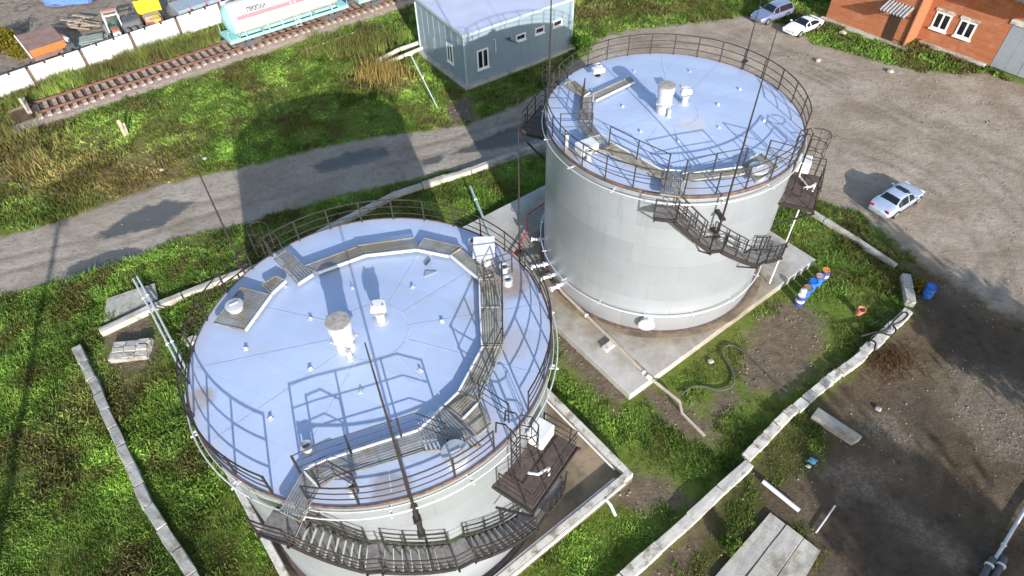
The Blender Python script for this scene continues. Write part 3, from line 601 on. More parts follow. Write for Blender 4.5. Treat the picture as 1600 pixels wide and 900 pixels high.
    for (x, y, r, hh) in spec['pipes']:
        z = zr(math.hypot(x, y)); MB().lathe([(r*1.4, 0), (r*1.4, .05), (r, .06), (r, hh-.1), (r*1.5, hh-.09), (r*1.5, hh), (r*.9, hh), (r*.9, hh-.25)], (x, y, z), 16).build('vent_pipe', 'vent', root, smooth=True)
    # lightning masts clamped outside the rim
    for a, r, zb, zt, rad in spec['masts']:
        p = pl(a, r, 0); m = MB().tube([p+Vector((0, 0, z)) for z in (zb, zb+(zt-zb)*.45, zb+(zt-zb)*.75, zt)], [rad, rad*.85, rad*.55, rad*.3], 7).build('lightning_mast', 'dark_steel', root, smooth=True)
        for z in (zb+.15, zb+1.45):
            q = pl(a, 7.6, z); MB().bar(q, p+Vector((0, 0, z)), .22, .16).box((p.x, p.y, z), (.3, .3, .12), R_(a)).build('clamp', 'dark_steel', m)
    # staircase
    ri, ro = 7.8, 8.85
    for kind, a0, a1, z0, z1 in spec['stairs']:
        if kind == 'L':
            A = arc(a0, a1, ri, z0, n=5); B = arc(a0, a1, ro, z0, n=5); m = MB()
            for u in range(4): m.hexa([A[u]-Vector((0, 0, .05)), A[u+1]-Vector((0, 0, .05)), B[u+1]-Vector((0, 0, .05)), B[u]-Vector((0, 0, .05))], [A[u], A[u+1], B[u+1], B[u]])
            o = m.build('landing', 'brown_grate', root)
            f = MB()
            for u in range(4): f.bar(B[u]-Vector((0, 0, .08)), B[u+1]-Vector((0, 0, .08)), .06, .2)
            for a in (a0+.4, a1-.4): f.bar(pl(a, ri-.1, z0-.13), pl(a, ro+.12, z0-.13), .08, .14); f.bar(pl(a, 7.6, z0-1.15), pl(a, ro, z0-.2), .07, .07)
            f.build('support_frame', 'dark_steel', o)
            railing(root, B, 1.25, 3, 1.1, 'landing_railing', .034)
        else:
            n = max(3, int(round((z0-z1)/.225))); o = None
            for r in (ri, ro):
                P = arc(a0, a1, r, z0-.1, z1-.1, 6); fl = MB()
                for u, w in zip(P, P[1:]): fl.bar(u, w, .05, .26)
                o = fl.build('stringer' if o else 'stair_flight', 'dark_steel', o or root)
            for k in range(n):
                t = (k+.5)/n; a = a0+(a1-a0)*t; z = z0+(z1-z0)*t; da = abs(a1-a0)/n*.47
                A = [pl(a-da, ri+.03, z), pl(a+da, ri+.03, z), pl(a+da, ro-.03, z), pl(a-da, ro-.03, z)]
                MB().hexa([p-Vector((0, 0, .035)) for p in A], A).build('tread', 'brown_grate', o)
            for r in (ri+.02, ro): railing(root, arc(a0, a1, r, z0, z1, 6), 1.2, 3, 1.1, 'stair_railing', .034)
    # service platform with foam chamber under the rim
    for a, z, foam in spec['platform']: platform(root, a, z, H, foam)
    # shell manholes
    for a, z in spec['manholes']:
        shell_manhole(root, a, z)
    # flanged nozzles near the base
    for a, z, ln, rad in spec['nozzles']:
        nozzle(root, a, z, ln, rad)

def platform(root, a, z, H, foam):
    ca = R_(a); ux, uy = Vector((math.cos(ca), math.sin(ca), 0)), Vector((-math.sin(ca), math.cos(ca), 0))
    loc = lambda r, t, zz: ux*r+uy*t+Vector((0, 0, zz))
    pf = MB().hexa([loc(7.35, -1.7, z-.06), loc(9.4, -1.7, z-.06), loc(9.4, 1.7, z-.06), loc(7.35, 1.7, z-.06)], [loc(7.35, -1.7, z), loc(9.4, -1.7, z), loc(9.4, 1.7, z), loc(7.35, 1.7, z)]).build('service_platform', 'platform_floor', root)
    f = MB()
    for t in (-1.7, -.6, .6, 1.7): f.bar(loc(7.4, t, z-.15), loc(9.45, t, z-.15), .09, .18)
    for t in (-1.8, 1.8): f.bar(loc(7.6, t, z-1.7), loc(9.5, t, z-.2), .09, .09)
    f.bar(loc(9.4, -1.7, z-.12), loc(9.4, 1.7, z-.12), .07, .24); f.bar(loc(7.6, -1.72, z-.12), loc(9.4, -1.72, z-.12), .07, .24)
    f.build('support_frame', 'dark_steel', pf)
    railing(root, [loc(7.75, -1.65, z), loc(9.35, -1.65, z), loc(9.35, 1.65, z), loc(7.75, 1.65, z)], 1.3, 3, 1.2, 'platform_railing')
    if foam: foam_chamber(root, loc, ca, z, foam)
    # ladder
    ladder(root, loc, z, H)
def foam_chamber(root, loc, ca, z, foam):
    fc = MB().box(tuple(loc(8.15, .75, z+1.25)), (.75, .95, .75), ca).build('foam_chamber', 'white_paint', root, bevel=.05)
    pts = [loc(8.15, .75, z+.9), loc(8.15, .75, z+.35), loc(8.5, .55, z+.2), loc(8.8, .1, z+.2), loc(8.8, .1, z-8.3)] if foam == 2 else [loc(8.15, .75, z+.9), loc(8.15, 1.2, z+.5), loc(7.85, 1.75, z+.2), loc(7.85, 1.75, z-8.5)]
    MB().tube(pts, .05, 8).build('riser_pipe', 'white_paint', fc, smooth=True)
    MB().tube([loc(8.5, -.7, z+.6), loc(8.9, -.6, z+.75), loc(9.1, -.1, z+.7), loc(9.1, -.1, z+.1)], .06, 6).build('side_pipe', 'white_paint', fc, smooth=True)
def ladder(root, loc, z, H):
    lt = -.75; ld = MB()
    for t in (lt-.3, lt+.3): ld.tube([loc(7.95, t, z), loc(7.95, t, H+1.1), loc(7.75, t, H+1.35), loc(7.3, t, H+1.1), loc(7.25, t, H+.35)], .035, 6)
    for k in range(9): ld.tube([loc(7.95, lt-.3, z+.3*k+.2), loc(7.95, lt+.3, z+.3*k+.2)], .022, 5)
    lo = ld.build('ladder', 'dark_steel', root)
    cg = MB(); hoops = []
    for zz in (H-.1, H+.65, H+1.35):
        hp = [loc(7.95, lt-.34, zz), loc(8.35, lt-.5, zz), loc(8.75, lt-.35, zz), loc(8.9, lt, zz), loc(8.75, lt+.35, zz), loc(8.35, lt+.5, zz), loc(7.95, lt+.34, zz)]; cg.tube(hp, .025, 5); hoops.append(hp)
    for k in (1, 2, 3, 4, 5): cg.tube([hoops[0][k], hoops[2][k]], .018, 5)
    cg.build('safety_cage', 'dark_steel', lo)

def shell_manhole(root, a, z):
    p = pl(a, 7.6, z); q = pl(a, 7.95, z); d = pl(a, 1, 0)
    h = MB().tube([p-d*.1, q], .42, 24).build('shell_manhole', 'alu_pipe', root, smooth=True); MB().tube([q, q+d*.06], .54, 24).build('cover', 'vent', h, smooth=True)
    for k in range(16):
        t = 2*math.pi*k/16; e = Vector((-d.y, d.x, 0))*math.cos(t)*.48+Vector((0, 0, 1))*math.sin(t)*.48; MB().tube([q+e, q+e+d*.1], .03, 6).build('bolt', 'vent_cap', h)
def nozzle(root, a, z, ln, rad):
    p = pl(a, 7.55, z); d = pl(a, 1, 0); h = MB().tube([p, p+d*ln], rad, 12).build('nozzle', 'white_paint', root, smooth=True)
    for x in (ln-.02, .35): MB().tube([p+d*x, p+d*(x+.09)], rad*1.7, 14).build('flange', 'white_paint', h, smooth=True)
    MB().tube([p+d*ln*.6, p+d*ln*.6+Vector((0, 0, .55))], .04, 6).build('valve_stem', 'dark_steel', h)
    MB().tube([p+d*ln*.6+Vector((0, 0, .55))+pl(k*30, .2, 0) for k in range(12)], .03, 5, closed=True).build('hand_wheel', 'dark_steel', h)
r1 = empty('storage_tank', (*T1, .5), 'nearest silver storage tank with pale blue roof, brown stair curving down its front', 'storage tank', 'silver storage tanks')
r2 = empty('storage_tank', (*T2, .5), 'rear silver storage tank with pale blue roof, its dark stair going down the right side', 'storage tank', 'silver storage tanks')
ZW = 12.3
def lq(root, pts, z=ZW): 
    return [tuple((g(x, y, z)-root.location)[:2]) for x, y in pts]
def l1(root, x, y, z=ZW): return lq(root, [(x, y)], z)[0]
w1 = [([(334,506),(377,450),(424,462),(384,517)], 'grate'), ([(410,445),(432,432),(447,440),(425,460)], 'grate_tan'), ([(429,405),(447,392),(489,430),(466,445)], 'grate'),
      ([(475,417),(557,387),(571,400),(497,427)], 'grate'), ([(557,385),(648,372),(652,391),(571,400)], 'grate'), ([(651,391),(663,373),(722,387),(701,401)], 'grate'),
      ([(704,400),(719,390),(766,430),(747,436)], 'grate_tan'), ([(749,437),(778,437),(785,480),(750,480)], 'grate_tan'), ([(750,481),(785,481),(786,540),(753,540)], 'grate_tan'),
      ([(754,543),(786,543),(748,628),(717,612)], 'grate_tan'), ([(716,614),(747,629),(722,655),(695,634)], 'grate_tan'), ([(748,630),(768,664),(746,682),(723,656)], 'grate_tan'), ([(692,637),(655,672),(664,705),(752,698)], 'grate'),
      ([(654,673),(662,704),(526,747),(512,719)], 'grate'), ([(510,718),(524,746),(500,762),(474,735)], 'grate'), ([(474,737),(498,762),(470,815),(438,800)], 'grate')]
def q4(p): return p if len(p) == 4 else [p[0], p[1], p[2], p[3]]
spec1 = dict(id='front', seam0=12, blobs=[(5.6, 3.2, 1.7, (.27, .17, .09), .75), (5.9, -.6, 1.2, (.42, .34, .28), .4), (-6.6, -3.1, .7, (.3, .19, .1), .6), (4.6, -4.5, 1.2, (.42, .36, .3), .4), (1.5, -7.1, .9, (.2, .16, .12), .6), (4.2, 1.2, 1.0, (.4, .36, .3), .35)],
  rings=[(7.98, 10.95, .032), (7.8, 11.15, .02)], vent=(-1.02, -.82), valve=(.28, .62),
  walk=[(lq(r1, q4(p)), m) for p, m in w1], plates=[],
  rim=[(-100, -47), (-31, 138), (146, 249)],
  inner=[lq(r1, [(470, 740), (513, 721), (655, 674), (700, 690)]), lq(r1, [(785, 440), (786, 541), (748, 628), (795, 660)]), lq(r1, [(757, 440), (800, 425)]), lq(r1, [(500,762),(525,748),(560,768)])],
  hatch=[(*l1(r1, 369, 483), .38), (*l1(r1, 712, 712), .5), (*l1(r1, 755, 402), .5)], pipes=[(*l1(r1, 740, 388), .16, .8), (*l1(r1, 788, 425), .16, .7), (*l1(r1, 793, 437), .17, .35), (*l1(r1, 480, 700), .16, .45), (*l1(r1, 550, 762), .14, .4)],
  masts=[(-73, 8.2, 9.1, 20.9, .062), (148.9, 7.8, 10.6, 19.6, .05), (34.3, 7.8, 10.6, 20.2, .05)],
  stairs=[('L', -112, -103.5, 10.5, 0), ('F', -103.5, -88.5, 10.4, 8.3), ('L', -88.5, -84, 8.2, 0), ('F', -84, -66.5, 8.1, 6.4), ('L', -66.5, -61, 6.3, 0), ('F', -61, -39, 6.2, 4.0), ('L', -39, -33, 3.9, 0), ('F', -33, -10, 3.8, .3)],
  platform=[(-35.5, 8.7, 1), (142, 8.9, False)], manholes=[], nozzles=[(38, .8, 1.2, .12), (30, .8, 1.0, .12)])
make_tank(r1, 0, spec1)
w2 = [([(880,132),(896,126),(921,146),(912,152)], 'grate_tan'), ([(924,149),(985,121),(991,129),(931,158)], 'grate_tan'), ([(908,153),(927,150),(925,190),(903,188)], 'grate_tan'), ([(903,190),(922,190),(938,211),(918,216)], 'grate'),
      ([(925,215),(940,211),(962,228),(928,240)], 'grate_tan'), ([(940,234),(960,226),(1040,270),(1035,280)], 'grate_tan'), ([(1036,266),(1064,268),(1062,308),(1032,304)], 'grate'), ([(1066,272),(1160,262),(1163,272),(1068,284)], 'grate_tan'),
      ([(1160,256),(1188,240),(1215,262),(1180,286)], 'grate_tan')]
spec2 = dict(id='rear', seam0=25, blobs=[(.9, -1.4, 1.1, (.55, .52, .5), .6), (-6.6, -3.6, .9, (.27, .17, .09), .7), (5.2, -4.4, 1.0, (.38, .36, .32), .5), (-.6, -7.0, .8, (.3, .26, .2), .4)],
  rings=[(7.9, 11.0, .034), (7.85, 1.75, .04)], vent=(-.62, .0), valve=(.85, .85),
  walk=[(lq(r2, q4(p)), m) for p, m in w2], plates=[],
  rim=[(-96, -32), (-16, 150), (158, 256)], rh=1.45,
  inner=[lq(r2, [(951,228),(992,249),(1042,272)]), lq(r2, [(1068,282),(1115,270),(1160,262)]), lq(r2, [(905,190),(924,190)]), lq(r2, [(912,152),(905,189)]), lq(r2, [(1195,250),(1240,262)]), lq(r2, [(875,208),(924,207)])],
  hatch=[(*l1(r2, 1184, 268), .5)], pipes=[(*l1(r2, 885, 222), .13, .9), (*l1(r2, 920, 244), .14, .7), (*l1(r2, 935, 107), .16, .6)],
  masts=[(-80.5, 8.3, 8.8, 20.9, .062), (43, 7.8, 10.6, 16.2, .055), (161, 7.8, 10.6, 19.5, .075)],
  stairs=[('L', -106, -98.5, 10.7, 0), ('F', -98.5, -84, 10.6, 8.5), ('L', -84, -79, 8.4, 0), ('F', -79, -60, 8.3, 6.1), ('L', -60, -54, 6.0, 0), ('F', -54, -36, 5.9, 4.3), ('L', -36, -27, 4.2, 0)],
  platform=[(-25, 8.4, 2), (154, 8.9, False)], manholes=[(-100, 1.0)], nozzles=[(-158, .7, 1.1, .13), (-166, .8, 1.3, .13), (-150, .7, .9, .13), (178, 1.2, .9, .1)])
make_tank(r2, 0, spec2)
# white foam box on a roof of the rear tank
def foam_box(root, x, y, rz, sz):
    p = l1(root, x, y, 12.6); o = MB().box((p[0], p[1], 11.95), sz, rz).build('sampling_box', 'white_paint', root, bevel=.04)
    MB().tube([(p[0], p[1], 11.2), (p[0], p[1], 11.6)], .18, 10).build('box_stand', 'dark_steel', o); return o
foam_box(r2, 917, 226, .5, (1.15, .8, .55)); foam_box(r2, 935, 106, .3, (.8, .5, .3))
a_, b_ = l1(r1, 665, 416, 12.1), l1(r1, 672, 407, 12.1); MB().bar((*a_, 11.68), (*b_, 11.66), .09, .06).build('steel_bar', 'grey_dark', r1)
t_ = lq(r1, [(663, 434), (665, 425), (683, 426)], 12.1); MB().prism(t_, 11.63, 11.67).build('steel_offcut', 'gate_grey', r1)
q = l1(r1, 757, 392, 12.6); MB().hexa([(q[0]-.55, q[1]-.5, 12.1), (q[0]+.5, q[1]-.6, 12.15), (q[0]+.5, q[1]+.3, 12.7), (q[0]-.5, q[1]+.4, 12.6)], [(q[0]-.55, q[1]-.5, 12.15), (q[0]+.5, q[1]-.6, 12.2), (q[0]+.5, q[1]+.3, 12.75), (q[0]-.5, q[1]+.4, 12.65)]).build('open_hatch_lid', 'vent', r1)
# ------------------------------------------------------------------ plinths
def world_poly(pts, z): return [tuple(g(x, y, z)[:2]) for x, y in pts]
def stained_slab():
    m, nt, b = newmat('stained pale concrete'); n = noise(nt, .8, 8, .7); wob = noise(nt, .5, 6, .7)
    base = ramp(nt, n.outputs[0], .3, .7, (.33, .31, .28, 1), (.47, .45, .42, 1)).outputs[0]
    tc = nd(nt, 'ShaderNodeTexCoord'); sp = nd(nt, 'ShaderNodeSeparateXYZ'); nt.links.new(tc.outputs['Object'], sp.inputs[0])
    dx = mathn(nt, 'SUBTRACT', sp.outputs[0], T2[0]); dy = mathn(nt, 'SUBTRACT', sp.outputs[1], T2[1]); d = mathn(nt, 'SQRT', mathn(nt, 'ADD', mathn(nt, 'MULTIPLY', dx, dx), mathn(nt, 'MULTIPLY', dy, dy)))
    d = mathn(nt, 'ADD', mathn(nt, 'DIVIDE', d, 11.), mathn(nt, 'MULTIPLY', mathn(nt, 'SUBTRACT', wob.outputs[0], .5), .55))   # rain washed dirt lying round the foot of the shell
    k = ramp(nt, d, .74, .98, (1, 1, 1, 1), (0, 0, 0, 1)); dirt = ramp(nt, n.outputs[0], .35, .7, (.13, .1, .06, 1), (.3, .25, .17, 1)).outputs[0]
    base = mix(nt, mathn(nt, 'MULTIPLY', k.outputs[0], .85), base, dirt)
    nt.links.new(base, b.inputs['Base Color']); b.inputs['Roughness'].default_value = .9
    bn = noise(nt, 10, 4); bp = nd(nt, 'ShaderNodeBump'); bp.inputs['Strength'].default_value = .5; bp.inputs['Distance'].default_value = .03; nt.links.new(bn.outputs[0], bp.inputs['Height']); nt.links.new(bp.outputs[0], b.inputs['Normal']); return m
def plinth2():
    c = T2; a = Vector(g(1275, 405, .5)[:2]); b = Vector(g(985, 617, .5)[:2]); d = Vector(g(858, 472, .5)[:2])
    u = (a-b).normalized(); v = Vector((-u.y, u.x)); W = 16.6; p0 = b; p1 = b+u*max(17.5, (a-b).length); p2 = p1+v*19; p3 = b+v*19
    o = MB().prism([tuple(p0), tuple(p1), tuple(p2), tuple(p3)], -.3, .5).build('concrete_plinth', stained_slab(), bevel=.05)
    tag(o, 'pale concrete slab under the rear silver tank', 'plinth')
    s = MB().lathe([(7.6, .0), (8.25, .0), (8.2, .012), (7.6, .012)], (c[0], c[1], .501), 64, False, False)
    s.build('damp_ring', 'concrete_tan', o); return u, v, p0
U2, V2, P2 = plinth2()
def plinth1():
    a = Vector(g(862, 612, .9)[:2]); b = Vector(g(990, 740, .9)[:2]); c = Vector(g(790, 900, .9)[:2])
    u = (a-b).normalized(); v = Vector((-u.y, u.x)); L = 24; 
    if (Vector(T1)-b).dot(v) < 0: v = -v
    t1 = Vector(T1); Lu = (t1-b).dot(u)+8.35; Lv = (t1-b).dot(v)+8.35; p = [b, b+u*Lu, b+u*Lu+v*Lv, b+v*Lv]
    o = MB().prism([tuple(x) for x in p], -.3, .47).build('concrete_plinth', 'concrete_tan'); tag(o, 'stained concrete slab with raised white kerb under the front silver tank', 'plinth')
    m = MB()
    for i in range(4):
        q0, q1 = p[i], p[(i+1) % 4]; d = (q1-q0).normalized(); n = Vector((-d.y, d.x)); 
        ctr = sum(p, Vector((0, 0)))/4
        if n.dot(ctr-q0) < 0: n = -n
        w = .38
        e0 = q0+d*(w if i % 2 else 0); e1 = q1-d*(w if i % 2 else 0)
        m.prism([tuple(e0), tuple(e1), tuple(e1+n*w), tuple(e0+n*w)], -.3, .92)
    k = m.build('kerb', 'concrete_white', o, bevel=.03)
    # pipes lying along the kerbs
    for off, z, r in ((.52, .62, .07),):
        MB().tube([(*(b+v*.9+u*off), z), (*(b+v*16+u*off), z)], r, 8).build('kerb_pipe', 'white_paint', o, smooth=True)
        MB().tube([(*(b+u*.9+v*off), z), (*(b+u*11+v*off), z)], r, 8).build('kerb_pipe', 'white_paint', o, smooth=True)
    MB().tube([(*(b+v*.8-u*.12), .9), (*(b+v*17-u*.12), .9)], .06, 8).build('kerb_pipe', 'white_paint', o, smooth=True)
    MB().tube([(*(b+v*2.2-u*.1), .9), (*(b+v*2.2-u*.5), .8), (*(b+v*2.2-u*.9), .3)], .09, 8).build('drain_spout', 'vent', o, smooth=True)
    return u, v, b
U1, V1, B1 = plinth1()
# ------------------------------------------------------------------ block walls of the bund
def block_wall(label, pts, bl, w, h, mat, jit=.03, gap=.02):
    P = [Vector(g(x, y, h)[:2]) for x, y in pts]; root = empty('block_wall', (*P[0], 0), label, 'wall'); o0 = P[0]
    for a, b in zip(P, P[1:]):
        L = (b-a).length; n = max(1, round(L/bl)); d = (b-a)/n; ang = math.atan2(d.y, d.x)
        for k in range(n):
            c = a+d*(k+.5)-o0; l = d.length-gap-random.uniform(0, gap)
            hh = h*random.uniform(.93, 1.05)
            MB().box((0, 0, 0), (l, w*random.uniform(.93, 1.05), hh+.3)).xf(Matrix.Translation((c.x+random.uniform(-jit, jit), c.y+random.uniform(-jit, jit), (hh-.3)/2)) @ Matrix.Rotation(ang+random.uniform(-jit, jit)*.5, 4, 'Z') @ Matrix.Rotation(random.uniform(-jit, jit)*.6, 4, 'X')).build('block', mat, root, bevel=.035, subdiv=1, rough=.022)
    return root
block_wall('thin pale kerb wall behind the rear tank, beside the parked silver car', [(1238,308),(1290,342),(1345,376),(1402,413)], 2.6, .38, .3, 'concrete')
block_wall('short grey wall piece at the bend near the lone blue barrel', [(1417,428),(1425,472)], 1.3, .62, .45, 'concrete')
block_wall('crumbling pale block wall running from the bend down to the fallen beam', [(1421,484),(1340,560),(1300,590),(1230,648),(1166,712)], .95, .6, .4, 'concrete_white', .05, .06)
block_wall('neat pale concrete block wall at the bottom edge, right of the front tank', [(1172,722),(975,902),(940,934)], 2.3, .6, .42, 'concrete_white', .035)
block_wall('narrow grey block wall through the weeds at lower left', [(118,540),(142,590),(163,640),(231,790),(298,897),(318,930)], 1.5, .55, .4, 'concrete_grey', .04)
block_wall('pale bund wall passing behind the front tank towards the rear tank', [(154,516),(235,478),(330,440),(430,404),(520,350),(620,300),(735,263),(852,222)], 2.6, .5, .4, 'concrete', .03)
# ------------------------------------------------------------------ loose concrete
def slab(name, label, cat, px, z, th, mat, tilt=None, rough=.02, bevel=.03):
    P = [g(x, y, z if not tilt else tilt[i]) for i, (x, y) in enumerate(px)]; c = sum(P, Vector())/4
    o = MB().hexa([p-c-Vector((0, 0, th)) for p in P], [p-c for p in P]).build(name, mat, None, bevel=bevel, subdiv=2, rough=rough); o.location = c; return tag(o, label, cat)
slab('concrete_slab', 'big grey concrete slab lying behind the end of the bund wall at left', 'slab', [(161,504),(247,468),(241,442),(167,466)], .28, .3, 'concrete_grey', (.18, .22, .36, .3))
slab('concrete_beam', 'fallen concrete beam lying outside the crumbling block wall', 'beam', [(1270,648),(1335,690),(1348,682),(1279,636)], .45, .5, 'concrete')
root = empty('paving_slabs', (0, 0, 0), 'pale concrete paving of cracked slabs at the bottom edge', 'paving'); root.location = g(1200, 860)
def pave():
    q = [g(1203, 800, .1), g(1283, 861, .1), g(1240, 935, .1), g(1112, 905, .1)]; c = root.location
    for i in range(3):
        a, b = i/3+.006, (i+1)/3-.006
        P = [q[0].lerp(q[1], a), q[0].lerp(q[1], b), q[3].lerp(q[2], b), q[3].lerp(q[2], a)]
        dz = (.0, .04, .01)[i]
        MB().hexa([p-c+Vector((0, 0, dz-.25)) for p in P], [p-c+Vector((0, 0, dz)) for p in P]).build('slab', 'concrete', root, bevel=.02, subdiv=2, rough=.012)
pave()
def rubble(label, cx, cy, sx, sy, ang, mat='concrete', n=9):
    c = g(cx, cy); rt = empty('rubble_heap', c, label, 'rubble'); 
    MB().box((0, 0, .1), (sx, sy, .5), ang).build('broken_base', 'concrete_grey', rt, bevel=.04, subdiv=2, rough=.05)
    for k in range(n):
        i, j = k % 3, k//3; x = (i-1)*sx/3.1; y = (j-1)*sy/3.1
        q = [(x+dx*sx*.15*random.uniform(.75, 1.15), y+dy*sy*.15*random.uniform(.75, 1.15)) for dx, dy in ((-1, -1), (1, -1), (1.1, .1), (.8, 1), (-1, 1))]
        ca, sa = math.cos(ang), math.sin(ang); q = [(a*ca-b*sa, a*sa+b*ca) for a, b in q]; t = random.uniform(.36, .5)
        MB().prism(q, .2, t).build('concrete_chunk', mat, rt, bevel=.02, rough=.03)
rubble('heap of cracked concrete pieces below the end of the bund wall', 207, 550, 2.4, 1.5, .12)
# ------------------------------------------------------------------ pipes, hoses, rods
def pipe(name, label, cat, px, z, r, mat, n=8, zs=None, joints=(), group=None):
    P = [g(x, y, zs[i] if zs else z) for i, (x, y) in enumerate(px)]; o0 = Vector((P[0].x, P[0].y, 0)); rt = MB().tube([p-o0 for p in P], r, n).build(name, mat, None, smooth=True)
    rt.location = o0; tag(rt, label, cat, group)
    for (i, t, jr, jl) in joints:
        a = P[i].lerp(P[i+1], t)-o0; d = (P[i+1]-P[i]).normalized(); MB().tube([a-d*jl/2, a+d*jl/2], jr, 12).build('flange', 'white_paint', rt, smooth=True)
    return rt
pipe('pipe', 'thin grey pipe, left one of the pair crossing the bund wall at left', 'pipe', [(208,436),(236,487),(290,592),(330,640)], .75, .07, 'alu_pipe', joints=[(0, .6, .11, .12), (1, .5, .11, .12)])
pipe('pipe', 'thin grey pipe, right one of the pair crossing the bund wall at left', 'pipe', [(214,432),(242,482),(298,590),(340,640)], .75, .07, 'alu_pipe', joints=[(0, .6, .11, .12), (1, .5, .11, .12)])
pipe('pipe', 'pale green pipe over the grass between the two tanks', 'pipe', [(735,292),(764,362),(800,440)], .7, .1, 'steel_green', joints=[(0, .3, .14, .1)])
p_ = pipe('pipe', 'long beige pipe along the rear slab, bending down to the ground', 'pipe', [(868,442),(880,458),(955,530),(1012,588),(1024,597),(1062,628),(1066,646),(1101,681)], .75, .1, 'tan_pipe', zs=[.9,.75,.75,.75,.7,.5,.4,.25], joints=[(1, .5, .14, .12), (3, .2, .15, .3), (2, .9, .15, .12)])
MB().box(tuple(g(952, 540, .6)-p_.location), (1.0, .45, .25), .7).build('pipe_support', 'concrete_white', p_, bevel=.02)
pipe('pipe', 'red fire pipe rising behind the front tank beside the rear shell', 'pipe', [(862,310),(824,335),(824,362),(800,402)], .8, .06, 'red_pipe')
pipe('pipe', 'short white pipe lying on dark soil below the neat block wall', 'pipe', [(1192,752),(1249,798)], .15, .13, 'white_paint')
pipe('rod', 'thin white rod lying on the dark wet soil', 'rod', [(1305,790),(1275,832)], .1, .045, 'white_paint')
pipe('pole', 'fallen pale pole lying in grass beside the railway', 'pole', [(478,78),(556,50)], .1, .07, 'lag')
pipe('pipe', 'blue pipe with a clamp at the lower right edge', 'pipe', [(1546,888),(1562,862),(1602,795),(1650,720)], .12, .09, 'alu_pipe', joints=[(1, .15, .13, .1)])
for k, dx in enumerate((0, 18)):
    pipe('pipe', ('left', 'right')[k]+' of two thick blue grey pipes at the lower right edge', 'pipe', [(1530+dx, 912), (1552+dx, 872)], .15, .16, 'grey_dark', joints=[(0, .7, .22, .1)])
pipe('lagged_pipe', 'upper pale lagged heating pipe entering the blue cabin', 'pipe', [(590,95),(622,78),(668,62)], .7, .22, 'lag', 12)
pipe('lagged_pipe', 'lower pale lagged heating pipe entering the blue cabin', 'pipe', [(600,100),(662,74)], .55, .2, 'lag', 12)
def spline(pts, n=8):
    out = []
    for i in range(len(pts)-1):
        p0, p1, p2, p3 = (np.array(pts[max(0, min(len(pts)-1, i+k))], float) for k in (-1, 0, 1, 2))
        for t in np.linspace(0, 1, n, endpoint=False): out.append(tuple(.5*((2*p1)+(-p0+p2)*t+(2*p0-5*p1+4*p2-p3)*t*t+(-p0+3*p1-3*p2+p3)*t**3)))
    return out+[tuple(pts[-1])]
pipe('hose', 'grey hose snaking over the grass below the rear slab', 'hose', spline([(1064,617),(1080,605),(1100,604),(1124,610),(1142,604),(1147,590),(1140,572),(1128,552),(1134,541),(1148,541),(1170,556),(1195,580),(1215,600),(1230,612)]), .09, .055, 'hose')
pipe('hose', 'black hose looped over the end of the crumbling block wall', 'hose', spline([(1345,525),(1365,520),(1385,515),(1398,500),(1412,488),(1418,492),(1408,502),(1396,508),(1400,516),(1392,524),(1375,520),(1360,528),(1368,536),(1366,546)]), .56, .06, 'black')
pipe('hose', 'second black hose hanging in the grass beside the crumbling wall', 'hose', spline([(1358,508),(1380,498),(1395,490)]), .3, .05, 'black')
# ------------------------------------------------------------------ barrels, bucket, scraps
def barrel(loc, label, body, lid, band=None, group='barrels beside the rear slab', tilt=0):
    rt = empty('barrel', loc, label, 'barrel', group)
    b = MB().lathe([(.27, 0), (.3, .02), (.3, .28), (.315, .3), (.3, .32), (.3, .58), (.315, .6), (.3, .62), (.3, .86), (.31, .88), (.31, .9)], n=24, cap1=False).build('body', body, rt, smooth=True)
    MB().lathe([(.285, .9), (.285, .87), (.02, .875)], n=24, cap0=False).build('lid', lid, rt, smooth=True)
    if band: MB().lathe([(.306, .34), (.306, .56)], n=24, cap0=False, cap1=False).build('band', band, rt, smooth=True)
    MB().lathe([(.05, .875), (.05, .91)], (.14, .1, 0), 8).build('bung', lid, rt)
    rt.rotation_euler = (tilt, 0, random.random()*6); return rt
for (x, y), lab, bd, ld, bn in (((1254, 461), 'white banded dark blue barrel carrying a white canister, nearest of the row', 'barrel_dark', 'white_paint', 'white_paint'), ((1263, 449), 'blue barrel with a rusty brown lid in the row', 'barrel_blue', 'barrel_rust', None), ((1271.5, 439), 'blue barrel with a blue lid in the middle of the row', 'barrel_blue', 'barrel_blue', None), ((1282, 431), 'barrel with a half grey half rusty lid in the row', 'barrel_blue', 'barrel_grey', None), ((1292, 422), 'barrel with a bright orange lid, farthest of the row', 'barrel_dark', 'barrel_orange', 'white_paint')):
    p = g(x, y, .88); barrel((p.x, p.y, -.03), lab, bd, ld, bn)
p = g(1254, 458, .9); cn = empty('canister', (p.x, p.y, .87), 'small white canister standing on the nearest barrel', 'canister')
MB().lathe([(.2, 0), (.215, .02), (.215, .34), (.17, .37), (.02, .38)], n=20, cap1=False).build('body', 'white_paint', cn, smooth=True); MB().tube([(-.12, 0, .4), (0, 0, .45), (.12, 0, .4)], .015, 5).build('handle', 'grey_dark', cn)
p = g(1452, 455, .45); barrel((p.x, p.y, -.03), 'lone bright blue barrel standing on bare soil right of the wall bend', 'barrel_blue', 'barrel_blue', None, 'barrels beside the rear slab').scale = (1.15, 1.15, 1.1)
p = g(1340, 490); bk = empty('bucket', (p.x, p.y, 0), 'dusty pink bucket standing in the grass inside the right wall', 'bucket')
MB().lathe([(.02, .02), (.2, .02), (.27, .6), (.24, .6), (.18, .06), (.02, .05)], n=20, cap0=False, cap1=False).build('body', 'bucket', bk, smooth=True); MB().tube([(.26*math.cos(t), .1, .58+.2*math.sin(t)) for t in np.linspace(0, math.pi, 8)], .012, 5).build('handle', 'grey_dark', bk); bk.rotation_euler = (.18, .1, 0)
